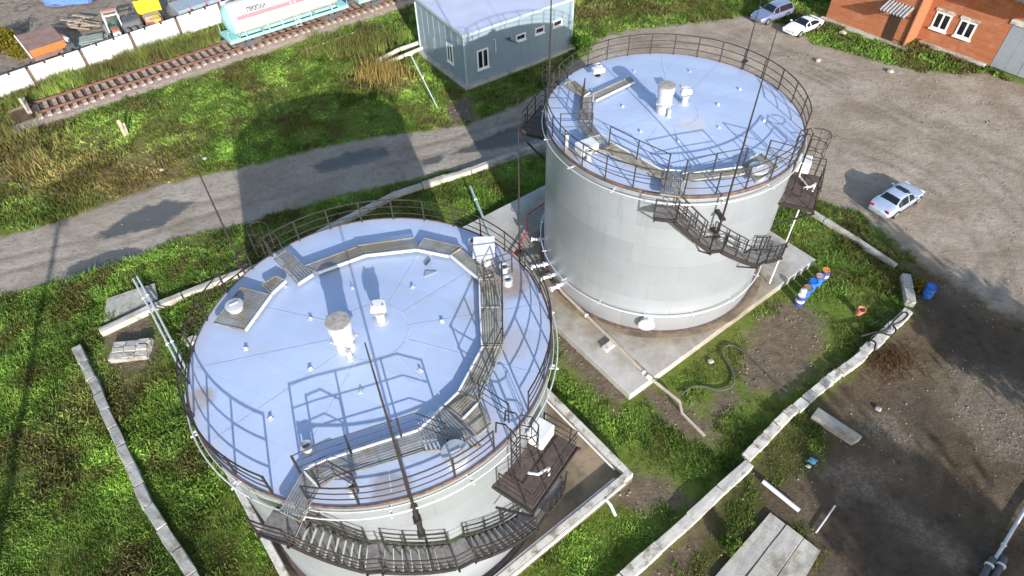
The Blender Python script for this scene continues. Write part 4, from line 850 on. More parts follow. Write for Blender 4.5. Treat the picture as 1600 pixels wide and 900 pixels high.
def rag(loc, label, mat, s, cat='sack'):
    m = MB().lathe([(.02, 0), (.8, .05), (1, .35), (.7, .75), (.25, .9), (.3, 1.05), (.02, 1.0)], n=14, cap0=False, cap1=False)
    m.v = [(x*s*(1+.25*math.sin(5*y+z*3)), y*s*.75*(1+.2*math.cos(4*x)), z*s*.7) for x, y, z in m.v]; o = m.build('sack', mat, None, smooth=True); o.location = loc; return tag(o, label, cat)
rag(g(1269, 721), 'crumpled blue plastic sack on the dark soil', 'blue_rag', .27)
rag(g(1263, 729), 'small pale rag beside the blue sack', 'bone', .16, 'rag')
# loose stones
def stone(x, y, s, label=None):
    m = MB(); bm = bmesh.new(); bmesh.ops.create_icosphere(bm, subdivisions=2, radius=s)
    for v in bm.verts: v.co *= random.uniform(.78, 1.15); v.co.z *= .6
    me = bpy.data.meshes.new('stone'); bm.to_mesh(me); bm.free(); me.materials.append(MT['bone']); o = bpy.data.objects.new('stone', me); C.objects.link(o); p = g(x, y); o.location = (p.x, p.y, s*.2); o.rotation_euler = (0, 0, random.random()*6)
    return tag(o, label, 'stone')
stone(1110, 565, .2, 'pale stone in the grass beside the hose'); stone(1372, 639, .2, 'white stone on dark soil right of the fallen beam'); stone(253, 266, .2, 'white scrap on the grass above the muddy road'); stone(320, 248, .2, 'pale scrap on grass left of the tank shadow')
stone(283, 510, .2, 'white scrap in the grass between bund wall and front tank'); stone(33, 229, .18, 'white scrap in dry grass at the left edge'); stone(1391, 112, .35, 'pale rock on the gravel before the brick building'); stone(1278, 95, .3, 'flat pale rock on the gravel behind the rear tank'); stone(1316, 52, .4, 'pale lump on the verge beside the white car'); stone(575,120,.3,'grey lump at the foot of the reeds'); stone(178,478,.35,'pale chunk beside the leaning slab'); stone(300,535,.5,'pale boulder beside the front tank at left')
def gravel():      # loose chips, denser on the dark soil and ballast
    x, y = sample(52000, (-50, 46), (9, 82)); sd = regions(x, y); n1 = fbm(x, y, 2.4, 101)
    m = ((sd['soil'] > .1) & (rng.random(len(x)) < np.clip((n1-.42)*4, 0, 1)*np.where(sd['gravelpatch'] > -.5, 1, .35)) & (sd['dark'] < .3)) | ((sd['yard'] > .2) & (rng.random(len(x)) < .16*np.clip((n1-.35)*4, 0, 1))) | ((sd['ballast'] > 0) & (np.abs(-.6*x+.8*y-72.9) > 1.6) & (rng.random(len(x)) < .8)) | ((sd['bare'] > 0) & (rng.random(len(x)) < .3)) | ((sd['road'] > .3) & (rng.random(len(x)) < .05))
    for b in BLOCK: m &= sdist(x, y, b) < 0
    x, y = x[m], y[m]; V = []; F = []
    base = np.array([(1, 0, 0), (0, 1, 0), (-1, 0, 0), (0, -1, 0), (0, 0, .8), (0, 0, -.5)]); fc = [(0, 1, 4), (1, 2, 4), (2, 3, 4), (3, 0, 4)]
    for i in range(len(x)):
        s = random.uniform(.022, .075)*(1.5 if y[i] > 50 else 1)*(1.7 if random.random() < .05 else 1); a = random.random()*6; ca, sa = math.cos(a), math.sin(a); o = len(V)
        for bx, by, bz in base[:5]:
            j = random.uniform(.7, 1.3)*s; V.append((x[i]+(bx*ca-by*sa)*j, y[i]+(bx*sa+by*ca)*j, -.03+bz*j*.8))
        F += [tuple(o+k for k in f) for f in fc]
    me = bpy.data.meshes.new('gravel'); me.from_pydata(V, [], F); me.materials.append(M('gravel chips', (.24, .2, .165), .95, 0, .6, 2.3)); o = bpy.data.objects.new('gravel', me); C.objects.link(o); tag(o, 'loose pale gravel chips on the dark soil and the railway bed', 'gravel', None, 'stuff')
gravel()
# ------------------------------------------------------------------ railway and tank wagons
D_ = Vector((.8, .6, 0)); N_ = Vector((-.6, .8, 0)); O_ = Vector((-43.74, 58.32, 0))
tp = lambda t, s, z: O_+D_*t+N_*s+Vector((0, 0, z))
ANG = math.atan2(.6, .8)
def railway():
    rt = empty('railway_track', O_, 'rusty single railway track on timber sleepers running past the white fence', 'railway track')
    for s in (-1.1, 1.1):
        m = MB(); a, b = tp(-3.0, s, 0)-O_, tp(58, s, 0)-O_; z = Vector((0, 0, 1))
        m.bar(a+z*.255, b+z*.255, .2, .03); m.bar(a+z*.335, b+z*.335, .05, .14); m.bar(a+z*.42, b+z*.42, .12, .06); m.build('rail', 'rail', rt)
    me = None
    for k in range(76):
        t = -2.7+k*.8+random.uniform(-.06, .06)
        if me is None: o = MB().box((0, 0, .14), (.40, 3.9, .2)).build('sleeper', 'sleeper', rt, bevel=.02); me = o.data
        else: o = bpy.data.objects.new('sleeper', me); C.objects.link(o); o.parent = rt
        o.location = tp(t, random.uniform(-.12, .12), random.uniform(-.01, .02))-O_; o.rotation_euler = (0, 0, ANG+random.uniform(-.04, .04))
railway()
bs = empty('buffer_stop', tp(-3.3, 0, 0), 'rusty buffer stop post at the left end of the track', 'buffer stop')
m = MB()
for s in (-1.1, 1.1): m.bar(tp(0, s, -.2)-O_, tp(0, s, .9)-O_, .25); m.bar(tp(1.2, s, 0)-O_, tp(0, s, .8)-O_, .14)
m.build('upright', 'dark_steel', bs); MB().bar(tp(0, -1.5, .8)-O_, tp(0, 1.5, .8)-O_, .25, .3).build('cross_beam', 'timber', bs)
def wagon(t0, L, label, text=True):
    org = tp(t0, 0, 0); rt = empty('tank_wagon', org, label, 'tank wagon', 'turquoise and white tank wagons', ANG); R = 1.62; zc = 3.0
    rotx = Matrix.Rotation(math.pi/2, 4, 'Y')
    prof = [(.05, 0), (.7, .06), (1.2, .25), (1.5, .55), (R, .95), (R, L-1.9), (1.5, L-1.5), (1.2, L-1.2), (.7, L-1.01), (.05, L-.95)]
    b = MB().lathe(prof, n=48).xf(Matrix.Translation((.45, 0, zc)) @ rotx).build('barrel_body', 'wagon_white', rt, smooth=True)
    for x0 in (.42, L-1.0-.45+.07):
        pr = [(.06, -.01), (.71, .05), (1.21, .24), (1.515, .54)] if x0 < 1 else [(1.515, -.45), (1.21, -.2), (.71, .0), (.06, .05)]
        MB().lathe(pr, n=48).xf(Matrix.Translation((x0, 0, zc)) @ rotx).build('end_cap', 'wagon_cyan', b, smooth=True)
    def strip(name, x0, x1, a0, a1, mat, rr=R+.012):
        m = MB(); n = 6; vs = []
        for i in range(n+1):
            a = a0+(a1-a0)*i/n; vs += [(x0, -rr*math.cos(a), zc+rr*math.sin(a)), (x1, -rr*math.cos(a), zc+rr*math.sin(a))]
        m.add(vs, [(2*i, 2*i+1, 2*i+3, 2*i+2) for i in range(n)]); return m.build(name, mat, b, smooth=True)
    strip('red_stripe', 1.5, L-2.4, .2, .46, 'wagon_red')
    if text:
        cu = bpy.data.curves.new('lettering', 'FONT'); cu.body = 'ПРОПАН'; cu.size = .62; cu.offset = .035; to = bpy.data.objects.new('lettering', cu); C.objects.link(to)
        bpy.context.view_layer.update(); me = bpy.data.meshes.new_from_object(to.evaluated_get(bpy.context.evaluated_depsgraph_get())); bpy.data.objects.remove(to)
        for v in me.vertices:
            x, y = v.co.x, v.co.y; a = .53+y/R; v.co = (2.8+x*.8, -(R+.016)*math.cos(a), zc+(R+.016)*math.sin(a))
        me.materials.append(MT['lettering']); o = bpy.data.objects.new('lettering', me); C.objects.link(o); o.parent = b
    f = MB()
    for s in (-1.45, 1.45): f.box((L/2, s, 1.28), (L, .14, .3))
    for x in (.08, L*.28, L*.72, L-.08): f.box((x, 0, 1.28), (.16, 2.75, .29))
    f.box((L/2, 0, 1.2), (L-.4, .5, .3)); f.build('underframe', 'wagon_cyan', rt)
    dk = MB().box((.65, 0, 1.45), (1.1, 2.7, .04)).box((L-.65, 0, 1.45), (1.1, 2.7, .04)).build('end_deck', 'wagon_cyan', rt)
    sd = MB()
    for x in (2.0, 4.6, 6.2, L-6.2, L-4.6, L-2.0): sd.bar((x, -1.4, 1.4), (x, -1.0, 1.95), .12, .1); sd.bar((x, 1.4, 1.4), (x, 1.0, 1.95), .12, .1)
    sd.build('saddle', 'wagon_cyan', rt)
    rl = MB()
    for s in (-1, 1):
        for x0, x1 in ((.08, 1.25), (L-1.25, L-.08)):
            rl.tube([(x0, s*1.42, 1.45), (x0, s*1.42, 2.4), (x1, s*1.42, 2.4), (x1, s*1.42, 1.45)], .035, 6)
    rl.build('end_railing', 'wagon_cyan', rt)
    la = MB(); lx = L*.55
    for s in (-.28, .28): la.tube([(lx+s, -1.75, .9), (lx+s, -1.78, 3.0), (lx+s, -1.5, 3.9), (lx+s, -.8, 4.6)], .035, 6)
    for k in range(11):
        z = 1.0+.32*k; yy = -1.76 if z < 3 else -1.76+(z-3)**1.5*.36; la.tube([(lx-.28, yy, z), (lx+.28, yy, z)], .025, 5)
    la.build('ladder', 'wagon_white', rt)
    MB().lathe([(.45, 0), (.45, .4), (.3, .5)], (lx, 0, zc+R-.1), 20).build('dome', 'wagon_white', rt, smooth=True)
    MB().box((lx, 0, zc+R+.1), (2.2, 1.6, .05)).build('top_walkway', 'wagon_cyan', rt)
    for bx in (2.1, L-2.1):
        bo = MB()
        for s in (-1.22, 1.22): bo.box((bx, s, .62), (2.7, .16, .3)); bo.box((bx, s, .45), (1.0, .2, .35))
        bo.box((bx, 0, .8), (.6, 2.4, .3)); bg = bo.build('bogie', 'grey_dark', rt, bevel=.02)
        for wx in (bx-.95, bx+.95):
            MB().tube([(wx, -1.2, .78), (wx, 1.2, .78)], .08, 8).build('axle', 'grey_dark', bg)
            for s in (-1.1, 1.1): MB().tube([(wx, s-.07, .78), (wx, s+.07, .78)], .48, 24).build('wheel', 'rail', bg, smooth=True)
    for x, sg in ((0, -1), (L, 1)):
        MB().box((x+sg*.35, 0, 1.05), (.7, .3, .28)).build('coupler', 'grey_dark', rt, bevel=.03)
wagon(16.6, 14.2, 'white and turquoise tank wagon with a faded red stripe, behind the white fence end')
wagon(32.2, 14.2, 'second tank wagon behind, only its turquoise lower end in view', False)
# ------------------------------------------------------------------ concrete fence
def fence():
    A = Vector((-36.9-5.1*.737*7, 71.4-5.1*.676*7, 0)); d = Vector((.737, .676, 0)).normalized(); rt = empty('concrete_fence', A, 'white concrete panel fence with dark gaps along the railway', 'fence'); n = Vector((-d.y, d.x, 0)); ang = math.atan2(d.y, d.x)
    for k in range(14):
        c = d*(5.15*k+2.55); o = MB().box((c.x, c.y, 1.12), (4.86, .14, 2.2), ang+random.uniform(-.008, .008)).build('panel', 'fence_white', rt, bevel=.02)
        for s in (-.9, .9):
            q = c+d*s; MB().box((q.x, q.y, 2.2), (.2, .2, .34), ang).build('lifting_hook', 'dark_steel', o)
        p = d*5.15*k; MB().box((p.x, p.y, 1.0), (.24, .2, 2.15), ang).build('post', 'post_rust', rt)
MT['fence_white'] = M('whitewashed concrete panel', (.5, .47, .45), .85, 0, .06, .6, bump=.2, bsc=6, stain=(.33, .28, .24), stsc=.5, sth=.6)
fence()
# ------------------------------------------------------------------ blue grey cabin
def cabin():
    p0 = g(730, 136, .0); q = g(890, 76, .0); u = (q-p0); u.z = 0; LF = u.length+.2; u.normalize(); v = Vector((-u.y, u.x, 0)); D = 9.2; H = 5.4
    rt = empty('metal_cabin', p0, 'blue grey metal clad cabin with flat lilac roof and white framed windows', 'building')
    W = lambda a, b, z: u*a+v*b+Vector((0, 0, z))
    MB().hexa([W(-.45, -.45, -.3), W(LF+.3, -.45, -.3), W(LF+.3, D+.3, -.3), W(-.45, D+.3, -.3)], [W(-.45, -.45, .28), W(LF+.3, -.45, .28), W(LF+.3, D+.3, .28), W(-.45, D+.3, .28)]).build('foundation', 'concrete', rt, bevel=.03)
    m = MB().hexa([W(0, 0, .28), W(LF, 0, .28), W(LF, D, .28), W(0, D, .28)], [W(0, 0, H), W(LF, 0, H), W(LF, D, H+.6), W(0, D, H+.6)]); wl = m.build('wall', 'cabin', rt)
    s = MB(); n = int(LF/1.1)
    for k in range(1, n): s.bar(W(LF*k/n, -.012, .3), W(LF*k/n, -.012, H-.05), .03, .024)
    for k in range(1, 8): s.bar(W(-.012, D*k/8, .3), W(-.012, D*k/8, H-.05), .03, .024)
    for a, b in ((0, 0), (LF, 0), (0, D)): s.bar(W(a-.01, b-.01, .28), W(a-.01, b-.01, H), .16, .16)
    s.build('panel_seams', 'cabin_trim', wl)
    MB().hexa([W(-.3, -.35, H+.02), W(LF+.3, -.35, H+.02), W(LF+.3, D+.3, H+.66), W(-.3, D+.3, H+.66)], [W(-.3, -.35, H+.22), W(LF+.3, -.35, H+.22), W(LF+.3, D+.3, H+.86), W(-.3, D+.3, H+.86)]).build('roof', 'cabin_roof', rt)
    t = MB(); t.bar(W(-.32, -.38, H+.1), W(LF+.32, -.38, H+.1), .05, .3); t.bar(W(-.33, -.35, H+.1), W(-.33, D+.3, H+.74), .05, .3); t.build('fascia', 'cabin_trim', rt)
    def window(px, nrm, pnt, nm='window', panes=2, hh=None):
        P = [onplane(x, y, p0+pnt, tuple(nrm))-p0 for x, y in px]; z0, z1 = sorted((sum(p.z for p in P[2:])/2, sum(p.z for p in P[:2])/2)); side = Vector((nrm.y, -nrm.x, 0))
        side = u if abs(nrm.dot(v)) > .9 else v
        a0 = (P[0].dot(side)+P[3].dot(side))/2; a1 = (P[1].dot(side)+P[2].dot(side))/2; a0, a1 = min(a0, a1), max(a0, a1); base = nrm*0.0
        Q = lambda a, z, o: side*a+nrm*o+Vector((0, 0, z)); f = MB(); w = .13
        for (x0, x1, y0, y1) in [(a0, a1, z0, z0+w), (a0, a1, z1-w, z1), (a0, a0+w, z0+w, z1-w), (a1-w, a1, z0+w, z1-w)]+[(a0+(a1-a0)*k/panes-w/2, a0+(a1-a0)*k/panes+w/2, z0+w, z1-w) for k in range(1, panes)]:
            f.hexa([Q(x0, y0, .0), Q(x1, y0, .0), Q(x1, y0, .07), Q(x0, y0, .07)], [Q(x0, y1, .0), Q(x1, y1, .0), Q(x1, y1, .07), Q(x0, y1, .07)])
        f.hexa([Q(a0-.08, z0-.1, 0), Q(a1+.08, z0-.1, 0), Q(a1+.08, z0-.1, .16), Q(a0-.08, z0-.1, .16)], [Q(a0-.08, z0-.02, 0), Q(a1+.08, z0-.02, 0), Q(a1+.08, z0-.03, .16), Q(a0-.08, z0-.03, .16)])
        o = f.build(nm, 'pvc', rt); MB().hexa([Q(a0+.03, z0+.03, .005), Q(a1-.03, z0+.03, .005), Q(a1-.03, z0+.03, .025), Q(a0+.03, z0+.03, .025)], [Q(a0+.03, z1-.03, .005), Q(a1-.03, z1-.03, .005), Q(a1-.03, z1-.03, .025), Q(a0+.03, z1-.03, .025)]).build('pane', 'glass', o); return o
    fn = -v; ln = -u; O = Vector((0, 0, 0))
    window([(745,79),(763,74),(763,104),(746,109)], fn, O)
    for px in ([(806,55),(821,50),(821,60),(806,65)], [(836,44),(850,40),(850,50),(836,54)], [(864,33),(878,28),(878,38),(864,43)]): window(px, fn, O, panes=1)
    window([(698,67),(707,70),(709,99),(700,95)], ln, O)
    dd = onplane(675, 75, p0, tuple(ln))-p0; b0 = dd.dot(v); MB().hexa([W(-.05, b0-.6, .3), W(0, b0-.6, .3), W(0, b0+.6, .3), W(-.05, b0+.6, .3)], [W(-.05, b0-.6, 2.9), W(0, b0-.6, 2.9), W(0, b0+.6, 2.9), W(-.05, b0+.6, 2.9)]).build('door', 'cabin', rt)
    pp = onplane(792, 60, p0, tuple(fn))-p0; MB().tube([pp, pp+fn*.5, pp+fn*.55+u*.9-Vector((0, 0, .5))], .07, 6).tube([pp+fn*.5-u*.02, pp+fn*.5+Vector((0, 0, .3))], .11, 8).build('flue_pipe', 'grey_dark', rt)
    pp = onplane(774, 70, p0, tuple(fn))-p0; MB().tube([pp+fn*.05+Vector((0, 0, .6))-u*.3, pp+fn*.05+Vector((0, 0, .6)), pp+fn*.05-Vector((0, 0, .8))], .035, 5).build('cable', 'pvc', rt)
MT['cabin_trim'] = M('pale cabin trim', (.36, .42, .44), .5, .1, .06, 1)
cabin()
# leaning lamp/stay pole beside the cabin
def stay():
    a, b = g(690, 183, 0.0), g(686, 172, 0); pr = g(686, 172, 0); top = g(640, 82, 3.6)
    rt = empty('leaning_pole', pr, 'thin grey pole with fitting leaning beside the cabin pipes', 'pole'); t = top-pr
    MB().tube([Vector((0, 0, -.1)), t], .055, 7).build('shaft', 'alu_pipe', rt); MB().box(tuple(t*.97), (.5, .16, .16), .4).build('fitting', 'white_paint', rt); MB().bar(t*.55, t*.55+Vector((.02, .02, .2)), .16).build('fitting', 'white_paint', rt)
stay()
# ------------------------------------------------------------------ brick building
def brick():
    d = Vector((.627, -.779, 0)).normalized(); n = Vector((-d.y, d.x, 0)); n = n if n.y < 0 else -n       # d along the wall to the right, n towards the yard
    A = g(1412, 71, .25); A.z = 0; rt = empty('brick_building', A, 'orange brick building with white windows, corrugated canopy and grey gate', 'building'); H = 7.5
    W = lambda a, o, z: d*a+n*o+Vector((0, 0, z))
    B = g(1427, 57, .25)-A; off = B.dot(n); ab = B.dot(d)
    def blk(m, a0, a1, o0, o1, z0, z1): m.hexa([W(a0, o0, z0), W(a1, o0, z0), W(a1, o1, z0), W(a0, o1, z0)], [W(a0, o0, z1), W(a1, o0, z1), W(a1, o1, z1), W(a0, o1, z1)])
    gx = (onplane(1547, 100, A+n*off, tuple(n))-A).dot(d)
    m = MB(); blk(m, -9.2, 0, -10, 0, -.2, H); m.build('left_wall', 'brick', rt)
    m = MB(); blk(m, 0.003, gx, -10, off, -.2, H); m.build('right_wall', 'brick', rt)
    m = MB(); blk(m, gx+.003, gx+7, -10, off-.12, 4.6, H); blk(m, gx+5.3, gx+7, -10, off-.1, -.2, 4.6); m.build('gate_wall', 'brick', rt)
    m = MB(); blk(m, -9.4, gx+7.1, -10.1, .3, H+.004, H+.2); m.build('roof', 'grey_dark', rt)
    m = MB(); blk(m, -9.6, .5, .004, .55, -.2, .2); blk(m, .504, gx-.3, off+.004, off+.5, -.2, .22); m.build('apron', 'concrete', rt, bevel=.03)
    g1 = MB()
    for k in range(4): blk(g1, gx+.06+1.3*k, gx+1.34+1.3*k, off-.1, off-.04-.02*(k % 2), .05, 4.4)
    go = g1.build('gate', 'gate_grey', rt); m = MB(); blk(m, gx-.2, gx+5.6, off-.1, off+.1, 4.42, 4.9); m.build('lintel', 'concrete_white', rt)
    m = MB(); m.tube([W(-.12, .1, .2), W(-.12, .1, H)], .08, 8); m.build('downpipe', 'door_dark', rt)
    def rect(px, o):
        P = [onplane(x, y, A+n*o, tuple(n))-A for x, y in px]; a = [p.dot(d) for p in P]; return (a[0]+a[3])/2, (a[1]+a[2])/2, (P[2].z+P[3].z)/2, (P[0].z+P[1].z)/2
    for px in ([(1465,17.5),(1491.6,24),(1476,49.5),(1453.5,42)], [(1503,30),(1529,37),(1515,62),(1489.6,54.5)]):
        a0, a1, z0, z1 = rect(px, off); f = MB(); w = .17
        for x0, x1, y0, y1 in ((a0, a1, z0, z0+w), (a0, a1, z1-w, z1), (a0, a0+w, z0+w, z1-w), (a1-w, a1, z0+w, z1-w), ((a0+a1)/2-w/2, (a0+a1)/2+w/2, z0+w, z1-w)): blk(f, x0, x1, off-.02, off+.06, y0, y1)
        blk(f, a0-.1, a1+.1, off-.02, off+.22, z0-.14, z0-.004)
        wo = f.build('window', 'pvc', rt); m = MB(); blk(m, a0+.02, a1-.02, off-.02, off+.03, z0+.02, z1-.02); m.build('pane', 'glass', wo)
        m = MB(); blk(m, a0-.15, a1+.15, off-.02, off+.1, z1+.02, z1+.32); m.build('lintel', 'concrete_white', wo)
    a0, a1, z0, z1 = rect([(1389.6,29),(1407,33),(1396,58.8),(1380,54.6)], 0); a0 = min(a0, a1-1.2)
    m = MB(); blk(m, a0, a1, -.02, .05, .2, 3.0); m.build('door', 'door_dark', rt)
    # corrugated canopy sloping out from the wall
    m = MB(); c0, c1 = a0-.8, a1+.8; N = 16; vs = []; zt = 4.1
    for k in range(N+1):
        a = c0+(c1-c0)*k/N; z = .085*(1 if k % 2 else -1); vs += [W(a, .02, zt+z), W(a, 1.75, zt-.55+z)]
    m.add(vs, [(2*k, 2*k+1, 2*k+3, 2*k+2) for k in range(N)]); cn = m.build('canopy', 'corrugated', rt)
    m = MB()
    for a in (c0+.1, c1-.1): m.bar(W(a, 0, zt-.12), W(a, 1.7, zt-.66), .08); m.bar(W(a, 0, zt-1.2), W(a, 1.2, zt-.55), .07)
    m.build('canopy_frame', 'door_dark', cn)
    m = MB()
    for (a, z0, z1) in ((-.9, .5, .5), (-1.2, 3.0, 3.0), (-2.2, 5.4, 5.4)): m.tube([W(a-1.0, .04, z0), W(a+.7, .04, z1)], .035, 5)
    m.build('cable', 'black', rt)
brick()
# ------------------------------------------------------------------ cars
def car(name, label, loc, ang, paint, kind, Lc=4.9, Wc=1.98, Hc=1.5):
    rt = empty(name, loc, label, 'car', 'parked cars', ang)
    prof = {'sedan': dict(x=[0, .03, .10, .24, .30, .40, .50, .62, .70, .80, .88, .97, 1.0], t=[.62, .72, .84, .93, .96, 1.34, 1.49, 1.50, 1.43, 1.10, 1.04, .96, .62], wr=[.6, .78, .84, .86, .84, .68, .66, .66, .66, .78, .83, .80, .6], w=[.70, .86, .95, .99, 1, 1, 1, 1, 1, .99, .96, .88, .72]),
            'coupe': dict(x=[0, .03, .12, .26, .34, .45, .54, .62, .74, .86, .94, .98, 1.0], t=[.5, .62, .76, .86, .89, 1.22, 1.33, 1.33, 1.18, .96, .94, .84, .55], wr=[.55, .75, .83, .85, .82, .66, .64, .64, .66, .8, .8, .76, .6], w=[.66, .84, .94, .99, 1, 1, 1, 1, 1, .99, .95, .88, .72]),
            'wagon': dict(x=[0, .03, .10, .25, .31, .40, .48, .60, .72, .86, .93, .98, 1.0], t=[.64, .76, .88, .96, .98, 1.36, 1.5, 1.52, 1.52, 1.50, 1.36, 1.0, .64], wr=[.65, .82, .87, .88, .86, .7, .69, .69, .69, .69, .69, .76, .62], w=[.74, .88, .96, .99, 1, 1, 1, 1, 1, 1, .97, .92, .78])}[kind]
    N = 61; xs = np.linspace(0, 1, N); sm = lambda a: np.convolve(np.pad(np.interp(np.linspace(0, 1, 241), prof['x'], a), 6, mode='edge'), np.ones(13)/13, 'valid')[::4]
    t = sm(prof['t'])*Hc/1.5; wr = sm(prof['wr'])*Wc/2; w = sm(prof['w'])*Wc/2; belt = (.86 if kind != 'coupe' else .8)*Hc/1.5
    belt_x = np.minimum(belt+.06*xs, t-.05)
    X = (.5-xs)*Lc                       # front at +x
    ring = []
    for i in range(N):
        b = max(belt_x[i], .4); zt = t[i]; cab = zt-b > .16; we = wr[i] if cab else w[i]*.93
        z0 = .24 if 3 < i < N-4 else .34
        pts = [(0, z0), (w[i]*.9, z0), (w[i]*.985, .42), (w[i], .62), (w[i]*.975, b-.03), (w[i]*.945, b+.01), (we+(.0 if cab else 0), max(zt-.07, b+.025)), (we*.9, zt-.015), (we*.5, zt+.008), (0, zt+.015)]
        ring.append(pts)
    V = []; K = len(ring[0])
    for sgn in (1, -1):
        for i in range(N):
            for (y, z) in ring[i]: V.append((X[i], y*sgn, z))
    body = []; glass = []
    ws = (prof['x'][4], prof['x'][6]); rw = (prof['x'][8], prof['x'][9]) if kind != 'wagon' else (.88, .95)
    for sI, sgn in enumerate((1, -1)):
        o = sI*N*K
        for i in range(N-1):
            xm = (xs[i]+xs[i+1])/2
            for k in range(K-1):
                f = (o+i*K+k, o+(i+1)*K+k, o+(i+1)*K+k+1, o+i*K+k+1); f = f if sgn < 0 else f[::-1]
                gl = False
                if k == 5 and ws[0]+.055 < xm < (rw[1]-.03) and (t[i]-belt_x[i]) > .22: gl = not (.505 < xm < .522 or .715 < xm < .725)
                if k in (6, 7, 8) and ws[0]+.012 < xm < ws[1]-.022 and not (k == 6): gl = True
                if k in (7, 8) and rw[0]+.0 < xm < rw[1]-.005: gl = True
                (glass if gl else body).append(f)
        for i, rev in ((0, sgn > 0), (N-1, sgn < 0)):
            f = tuple(o+i*K+k for k in range(K)); body.append(f[::-1] if rev else f)
    m = MB(); m.v = V; m.f = body; bo = m.build('body', paint, rt, smooth=True)
    m = MB(); m.v = V; m.f = glass; gl_ = m.build('windows', 'car_glass', rt, smooth=True)
    bm = bmesh.new(); bm.from_mesh(gl_.data); bmesh.ops.delete(bm, geom=[v for v in bm.verts if not v.link_faces], context='VERTS'); bm.to_mesh(gl_.data); bm.free()
    wm = None
    for fx in (.315*Lc, -.285*Lc):
        for s in (-1, 1):
            wl = MB().tube([(fx, s*(Wc/2-.2), .33), (fx, s*(Wc/2+.015), .33)], .34, 22).build('wheel', 'black', rt, smooth=True)
            MB().tube([(fx, s*(Wc/2), .33), (fx, s*(Wc/2+.03), .33)], .22, 18).build('rim', 'chrome', wl, smooth=True)
            MB().tube([(fx, s*(Wc/2+.002), .345), (fx, s*(Wc/2+.008), .345)], .385, 22).build('arch', 'black', bo)
    yl = Wc/2*.62
    for s in (-1, 1):
        MB().box((Lc/2-.13, s*yl, .66 if kind != 'coupe' else .58), (.16, .42, .15), -s*.25).build('headlight', 'lamp_clear', rt, bevel=.03)
        MB().box((-Lc/2+.10, s*yl*1.02, .82 if kind != 'coupe' else .78), (.14, .36, .17), s*.22).build('tail_light', 'lamp_red', rt, bevel=.03)
        MB().box((Lc*.17, s*(Wc/2+.06), .98*Hc/1.5), (.16, .2, .13)).build('mirror', paint, rt, bevel=.03)
        for hx in (.19*Lc, -.01*Lc, -.2*Lc): MB().box((hx, s*(Wc/2-.006), .62), (.022, .02, .5)).build('door_gap', 'black', rt)
        MB().box((0, s*(Wc/2-.012), .3), (Lc*.5, .03, .05)).build('sill_trim', 'black', rt)
        for hx in (.02*Lc, -.2*Lc): MB().box((hx, s*(Wc/2*.995), .8), (.2, .03, .035)).build('door_handle', paint, rt)
    MB().box((-Lc/2+.03, 0, .62), (.06, .52, .13)).build('number_plate', 'pvc', rt); MB().box((Lc/2-.04, 0, .47), (.06, .52, .12)).build('number_plate', 'pvc', rt)
    MB().box((Lc/2-.08, 0, .62 if kind != 'coupe' else .5), (.06, .8, .12)).build('grille', 'black', rt, bevel=.02)
    return rt
c = car('parked_car', 'silver blue saloon with dark sunroof parked alone on the gravel beside the kerb wall', (30.65, 39.55, -.03), R_(34), 'paint_silver', 'sedan', 5.0, 2.05, 1.5)
MB().box((.1, 0, 1.522), (.5, .95, .012)).build('sunroof', 'car_glass', c, bevel=.004)
car('parked_car', 'white sporty coupe parked nose to the gravel before the brick building', (33.0, 69.65, -.03), R_(213), 'paint_white', 'coupe', 5.0, 2.05, 1.4)
car('parked_car', 'slate blue estate car parked beside the white coupe', (30.45, 72.75, -.03), R_(211), 'paint_blue', 'wagon', 5.2, 2.05, 1.6)
# ------------------------------------------------------------------ machinery and junk beyond the fence
def wheel(parent, c, r, w, axis):
    d = Vector(axis).normalized()*w/2; c = Vector(c); o = MB().tube([c-d, c-d*.6, c+d*.6, c+d], [r*.9, r, r, r*.9], 20).build('wheel', 'grey_tyre', parent, smooth=True)
    MB().tube([c-d*1.05, c+d*1.05], r*.5, 14).build('rim', 'tarp', o, smooth=True)
FD = Vector((.737, .676, 0)).normalized(); FN = Vector((-FD.y, FD.x, 0))
fp = lambda px, py, dz=0: g(px, py, dz)
sh = empty('rusty_shed', fp(83, 92), 'low brown roofed shed with an orange front strip just behind the fence', 'shed', None, math.atan2(FD.y, FD.x))
MB().box((0, 1.1, .9), (3.2, 2.6, 1.8)).build('wall', 'shed_roof', sh); MB().hexa([(-1.8, -.7, 1.7), (1.8, -.7, 1.7), (1.8, 2.6, 2.25), (-1.8, 2.6, 2.25)], [(-1.8, -.7, 1.78), (1.8, -.7, 1.78), (1.8, 2.6, 2.33), (-1.8, 2.6, 2.33)]).build('roof', 'shed_roof', sh); MB().hexa([(-1.75, -1.3, 1.25), (1.75, -1.3, 1.25), (1.75, -.72, 1.72), (-1.75, -.72, 1.72)], [(-1.75, -1.34, 1.3), (1.75, -1.34, 1.3), (1.75, -.76, 1.77), (-1.75, -.76, 1.77)]).build('front_strip', 'orange', sh); MB().bar((-1.9, -1.3, 1.3), (-1.9, 2.6, 2.35), .12, .2).build('edge_trim', 'white_paint', sh)
ct = empty('machine_cab', fp(117, 88), 'small white and red machine with exposed engine behind the fence', 'machine', None, .9)
MB().box((0, 1.6, 1.6), (1.0, 1.0, .5)).build('bonnet', 'machine_red', ct, bevel=.08); MB().box((0, .9, 1.5), (1.1, .5, .5)).build('cowl', 'white_paint', ct, bevel=.06)
MB().box((0, .2, 1.1), (.9, .9, .6)).tube([(.2, .2, 1.4), (.3, .1, 1.8)], .1).tube([(-.2, .3, 1.4), (-.2, .3, 1.65)], .16).build('engine', 'grey_dark', ct, bevel=.05); MB().box((0, .8, .55), (1.0, 2.4, .9)).build('chassis', 'grey_dark', ct, bevel=.05)
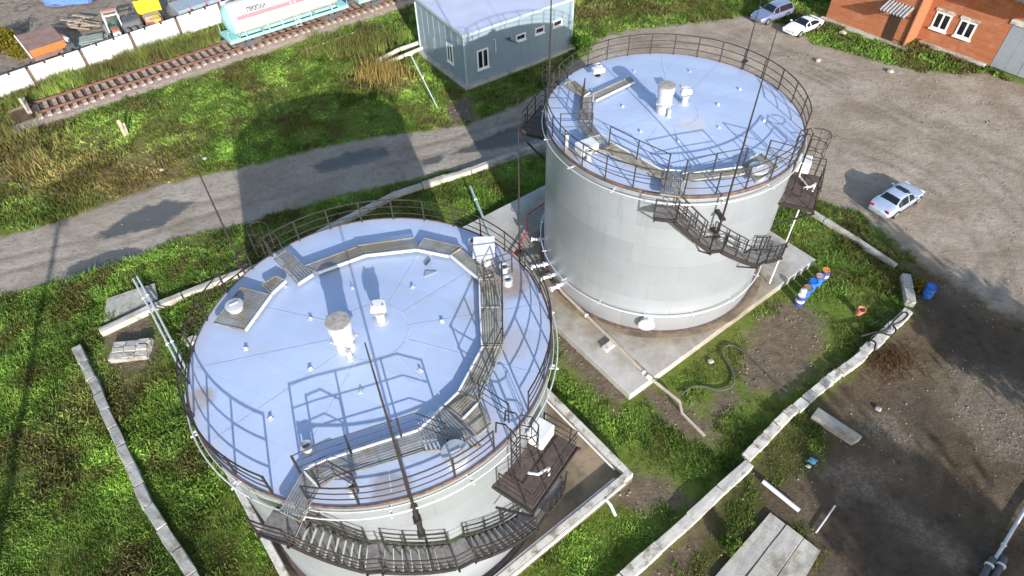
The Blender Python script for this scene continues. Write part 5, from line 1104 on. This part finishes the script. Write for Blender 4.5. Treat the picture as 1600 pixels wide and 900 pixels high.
for x in (-.6, .6): wheel(ct, (x, -.2, .45), .45, .25, (1, 0, 0)); wheel(ct, (x, 1.5, .45), .45, .25, (1, 0, 0))
sl = empty('sheet_stack', fp(150, 72), 'stack of grey green sheets lying behind the fence', 'sheets', None, math.atan2(FD.y, FD.x)-.2)
for k in range(4): MB().box((random.uniform(-.2, .2), random.uniform(-.2, .2), .3+.2*k), (3.6-.4*k, 1.9-.1*k, .07), random.uniform(-.15, .15)).build('sheet', 'tarp', sl)
MB().box((0, 0, .15), (3, .3, .22)).build('bearer', 'timber', sl)
tr = empty('tractor', fp(188, 58), 'old tractor with a white framed open cab and red bonnet behind the fence', 'tractor', None, R_(-62))
m = MB()
for x in (-.9, .7):
    for y in (-.75, .75): m.bar((x, y, 1.0), (x*.9, y*.95, 2.75), .1)
for y in (-.72, .72): m.bar((-.85, y, 2.75), (.65, y, 2.75), .12)
for x in (-.83, .63): m.bar((x, -.7, 2.75), (x, .7, 2.75), .12)
m.build('cab_frame', 'white_paint', tr); MB().box((-.55, 0, 2.8), (.7, 1.5, .08)).build('roof', 'machine_pink', tr, bevel=.03); MB().box((-.3, 0, 1.15), (1.2, 1.3, .35)).box((-.65, 0, 1.5), (.2, .6, .6)).build('seat', 'green_dark', tr, bevel=.05)
MB().box((1.45, 0, 1.25), (1.5, .8, .75)).build('bonnet', 'machine_red', tr, bevel=.1); MB().box((2.3, 0, 1.1), (.3, .8, .8)).build('grille', 'white_paint', tr, bevel=.05); MB().tube([(1.5, .2, 1.6), (1.5, .2, 2.5)], .06, 8).build('exhaust', 'grey_dark', tr); MB().box((.6, 0, .8), (3.2, .6, .4)).build('chassis', 'grey_dark', tr)
for s in (-1, 1): wheel(tr, (-.5, s*1.0, .8), .8, .4, (0, 1, 0)); wheel(tr, (1.9, s*.85, .5), .5, .28, (0, 1, 0))
lt = empty('loader', fp(246, 44), 'yellow loader with a faded orange chassis standing behind the fence', 'loader', None, R_(-60))
MB().box((0, 0, 1.0), (4.4, 1.9, .5)).build('chassis', 'machine_pink', lt, bevel=.06); MB().box((1.4, .3, 1.55), (1.1, .7, .6)).build('engine_cover', 'yellow', lt, bevel=.05); MB().box((.2, 0, 1.5), (1.2, 1.7, .5)).build('deck', 'timber', lt, bevel=.05)
MB().hexa([(-2.6, -1.3, 1.3), (-1.3, -1.3, 1.3), (-1.3, 1.3, 1.3), (-2.6, 1.3, 1.3)], [(-2.9, -1.35, 2.4), (-1.2, -1.35, 2.9), (-1.2, 1.35, 2.9), (-2.9, 1.35, 2.4)]).build('hopper', 'yellow', lt, bevel=.06); MB().box((-2.05, 0, 2.66), (1.0, 1.9, .1)).build('hopper_mouth', 'black', lt)
m = MB(); m.bar((1.0, -.5, 1.4), (2.6, -.5, 2.0), .16); m.bar((1.0, .5, 1.4), (2.6, .5, 2.0), .16); m.bar((2.6, -.7, 2.0), (2.6, .7, 2.0), .16); m.build('lift_arm', 'machine_pink', lt)
for x in (-1.5, 1.5):
    for s in (-1, 1): wheel(lt, (x, s*1.05, .6), .6, .4, (0, 1, 0))
sw = empty('scrap_wheels', fp(216, 62), 'big dusty tractor wheels and dark hood standing behind the fence', 'wheels', None, R_(30))
for k in range(3): wheel(sw, (.75*k-.6, 0, .75), .75, .5, (1, .2, 0))
MB().hexa([(-1.2, .8, 0), (1.3, .8, 0), (1.3, 2.6, 0), (-1.2, 2.6, 0)], [(-1.0, 1, 1.7), (1.1, 1, 1.7), (1.1, 2.5, 1.9), (-1.0, 2.5, 1.9)]).build('hood', 'grey_dark', sw, bevel=.15)
tb = empty('timber_pile', fp(130, 44), 'untidy pile of old timber and boards beyond the fence', 'timber')
for k in range(16): 
    a = random.uniform(-.5, .6); p = Vector((random.uniform(-1.8, 1.8), random.uniform(-1, 1), .1+.06*k)); q = Vector((math.cos(a), math.sin(a), random.uniform(-.1, .1)))*random.uniform(.7, 1.5); MB().bar(p-q, p+q, random.uniform(.15, .4), .1).build('board', 'timber', tb)
bt = MB().box((0, 0, .6), (5.5, 2.2, 1.2)).build('tarpaulin_heap', 'blue_tarp', None, bevel=.3, subdiv=3, rough=.12); bt.location = fp(112, 4); bt.rotation_euler = (0, 0, .1); tag(bt, 'blue tarpaulin covered heap far beyond the fence', 'tarpaulin')
MB_ = MB().hexa([(-2.6, -1.2, 0), (2.6, -1.2, 0), (2.6, 1.4, 0), (-2.6, 1.4, 0)], [(-2.6, -1.2, 1.5), (2.6, -1.2, 1.5), (2.6, 1.4, 1.7), (-2.6, 1.4, 1.7)]); tl = empty('trailer', fp(312, 22), 'flat grey trailer body beyond the fence, beside the yellow loader', 'trailer', None, math.atan2(FD.y, FD.x)); MB_.build('body', 'gate_grey', tl, bevel=.05); MB().box((-1.2, -1.3, 1.0), (.1, .15, 1.2)).box((.8, -1.3, 1.0), (.1, .15, 1.2)).build('side_stake', 'machine_red', tl)
# ------------------------------------------------------------------ grassland furniture
st = empty('timber_post', g(196, 212), 'weathered split timber stump leaning in the grass', 'stump'); MB().bar((0, 0, -.1), (-.35, .6, 1.3), .3, .22).bar((.2, .1, -.1), (.05, .6, 1.0), .2, .2).build('trunk', 'timber', st, bevel=.04)
m = MB().tube([(0, 0, -.2), (0, 0, 1.7)], .12, 8); o = m.build('marker_post', 'concrete_grey'); o.location = g(46, 178); tag(o, 'grey marker post at the left end of the track', 'post')
# bush beyond the fence, and the trees outside the frame that shade the lower right soil
def crown(rt, c, rad, n, cols, leaf=.16, nm='crown'):
    P = []
    k = 26; cl = rng.normal(0, 1, (k, 3)); cl /= np.linalg.norm(cl, axis=1)[:, None]; cl *= rng.uniform(.35, .95, (k, 1))
    idx = rng.integers(0, k, n); p = cl[idx]+rng.normal(0, .17, (n, 3)); p = p*np.array(rad)+np.array(c)
    a = rng.normal(0, 1, (n, 3)); a /= np.linalg.norm(a, axis=1)[:, None]; b = np.cross(a, rng.normal(0, 1, (n, 3))); b /= np.linalg.norm(b, axis=1)[:, None]; s = leaf*rng.uniform(.6, 1.4, (n, 1))
    Q = np.stack([p-a*s, p+b*s*.6, p+a*s, p-b*s*.6], 1); me = bpy.data.meshes.new(nm); me.vertices.add(n*4); me.vertices.foreach_set('co', Q.astype(np.float32).ravel()); me.loops.add(n*4); me.loops.foreach_set('vertex_index', np.arange(n*4, dtype=np.int32)); me.polygons.add(n); me.polygons.foreach_set('loop_start', np.arange(n, dtype=np.int32)*4); me.update(calc_edges=True)
    col = np.array(cols)[rng.integers(0, len(cols), n)]*rng.uniform(.7, 1.25, (n, 1)); at = me.attributes.new('col', 'FLOAT_COLOR', 'POINT'); at.data.foreach_set('color', np.repeat(np.concatenate([col, np.ones((n, 1))], 1), 4, 0).astype(np.float32).ravel()); me.materials.append(LEAF); o = bpy.data.objects.new(nm, me); C.objects.link(o); o.parent = rt; return o
def bush(label, loc, rad, n, cols, leaf=.14):
    rt = empty('bush', loc, label, 'bush'); crown(rt, (0, 0, rad[2]*.8), rad, n, cols, leaf)
    m = MB()
    for k in range(5): a = k*1.25; m.tube([(0, 0, -.1), (.4*rad[0]*math.cos(a), .4*rad[1]*math.sin(a), rad[2]*.9)], [.06, .02], 5)
    m.build('stem', 'bark', rt)
YEL = [(.2, .17, .025), (.13, .14, .02), (.28, .2, .03)]; GRN = [(.04, .09, .015), (.06, .12, .02), (.03, .06, .01)]
bush('yellowing bush beyond the fence at the upper left edge', g(8, 78), (2.0, 2.0, 1.4), 5000, YEL)
bush('low yellow green shrub between the bush and the brown shed', g(36, 88), (1.1, 1.1, .7), 1800, YEL, .11)
bush('bright green shrub beside the right corner of the cabin', g(908, 78), (1.1, 1.0, .9), 2600, [(.08, .19, .02), (.06, .13, .015), (.11, .2, .03)], .1)
bush('small leafy plant at the corner of the paving slabs', g(1140, 855), (.5, .5, .45), 900, [(.11, .17, .03), (.08, .12, .02)], .08)
bush('dry yellow plant beside the lone blue barrel', g(1432, 452), (.45, .5, .5), 700, YEL, .08)
def tree(label, x, y, h, rad):
    rt = empty('tree', (x, y, 0), label, 'tree', 'trees casting shade from outside the picture'); MB().tube([(0, 0, -.2), (.1, .05, h*.45), (.2, 0, h*.8)], [.17, .13, .06], 8).build('trunk', 'bark', rt, smooth=True)
    crown(rt, (0, 0, h-rad[2]*.9), rad, 7000, GRN, .3)
    m = MB()
    for k in range(6): a = k*1.05; m.tube([(.1, 0, h*.4), (rad[0]*.6*math.cos(a), rad[1]*.6*math.sin(a), h*.75)], [.1, .03], 5)
    m.build('limb', 'bark', rt)
SH = lambda px, py, h: (g(px, py).x+.3187*2.93*h, g(px, py).y-.9478*2.93*h)
tree('tree standing outside the right edge of the picture', *SH(1530, 505, 7), 9.5, (3.4, 2.8, 3.4))
tree('tree standing below the bottom edge of the picture', *SH(1440, 825, 11), 13.5, (4.6, 3.4, 3.8))
lp = empty('lamp_post', (*SH(92, 345, 13.6), 0), 'tall lamp post standing left of the picture', 'lamp post')
MB().tube([(0, 0, -.2), (0, 0, 13.4)], [.26, .17], 10).build('pole', 'concrete_grey', lp, smooth=True); MB().box((0, 0, 13.5), (1.4, .5, .25)).build('lamp_head', 'grey_dark', lp, bevel=.04)
# ------------------------------------------------------------------ camera, light, world
cam = bpy.data.cameras.new('camera'); co = bpy.data.objects.new('camera', cam); C.objects.link(co)
cam.sensor_width = 36; cam.lens = PF/1600*36; cam.clip_end = 6000
co.matrix_world = Matrix(((Rv[0], Uv[0], -Fv[0], 0), (Rv[1], Uv[1], -Fv[1], 0), (Rv[2], Uv[2], -Fv[2], CH), (0, 0, 0, 1)))
sc = bpy.context.scene; sc.camera = co
EL, AZ = 18.835, -18.59           # shadows point this way (degrees from +y towards -x)
sh_dir = Vector((math.sin(R_(AZ)), math.cos(R_(AZ)), 0)); ld = Vector((sh_dir.x*math.cos(R_(EL)), sh_dir.y*math.cos(R_(EL)), -math.sin(R_(EL))))
sun = bpy.data.lights.new('sun', 'SUN'); sun.energy = 4.4; sun.angle = R_(.53); sun.color = (1, .965, .925); so = bpy.data.objects.new('sun', sun); C.objects.link(so); so.rotation_euler = ld.to_track_quat('-Z', 'Y').to_euler()
w = bpy.data.worlds.new('World'); sc.world = w; w.use_nodes = True; nt = w.node_tree; bg = nt.nodes['Background']; sk = nd(nt, 'ShaderNodeTexSky', sky_type='NISHITA'); sk.sun_disc = False; sk.sun_elevation = R_(EL)
sk.sun_rotation = math.atan2(-sh_dir.x, -sh_dir.y); nt.links.new(sk.outputs[0], bg.inputs[0]); bg.inputs[1].default_value = .148
vs = sc.view_settings; vs.view_transform = 'Standard'; vs.look = 'None'; vs.exposure = .87; vs.gamma = 1; vs.use_curve_mapping = False
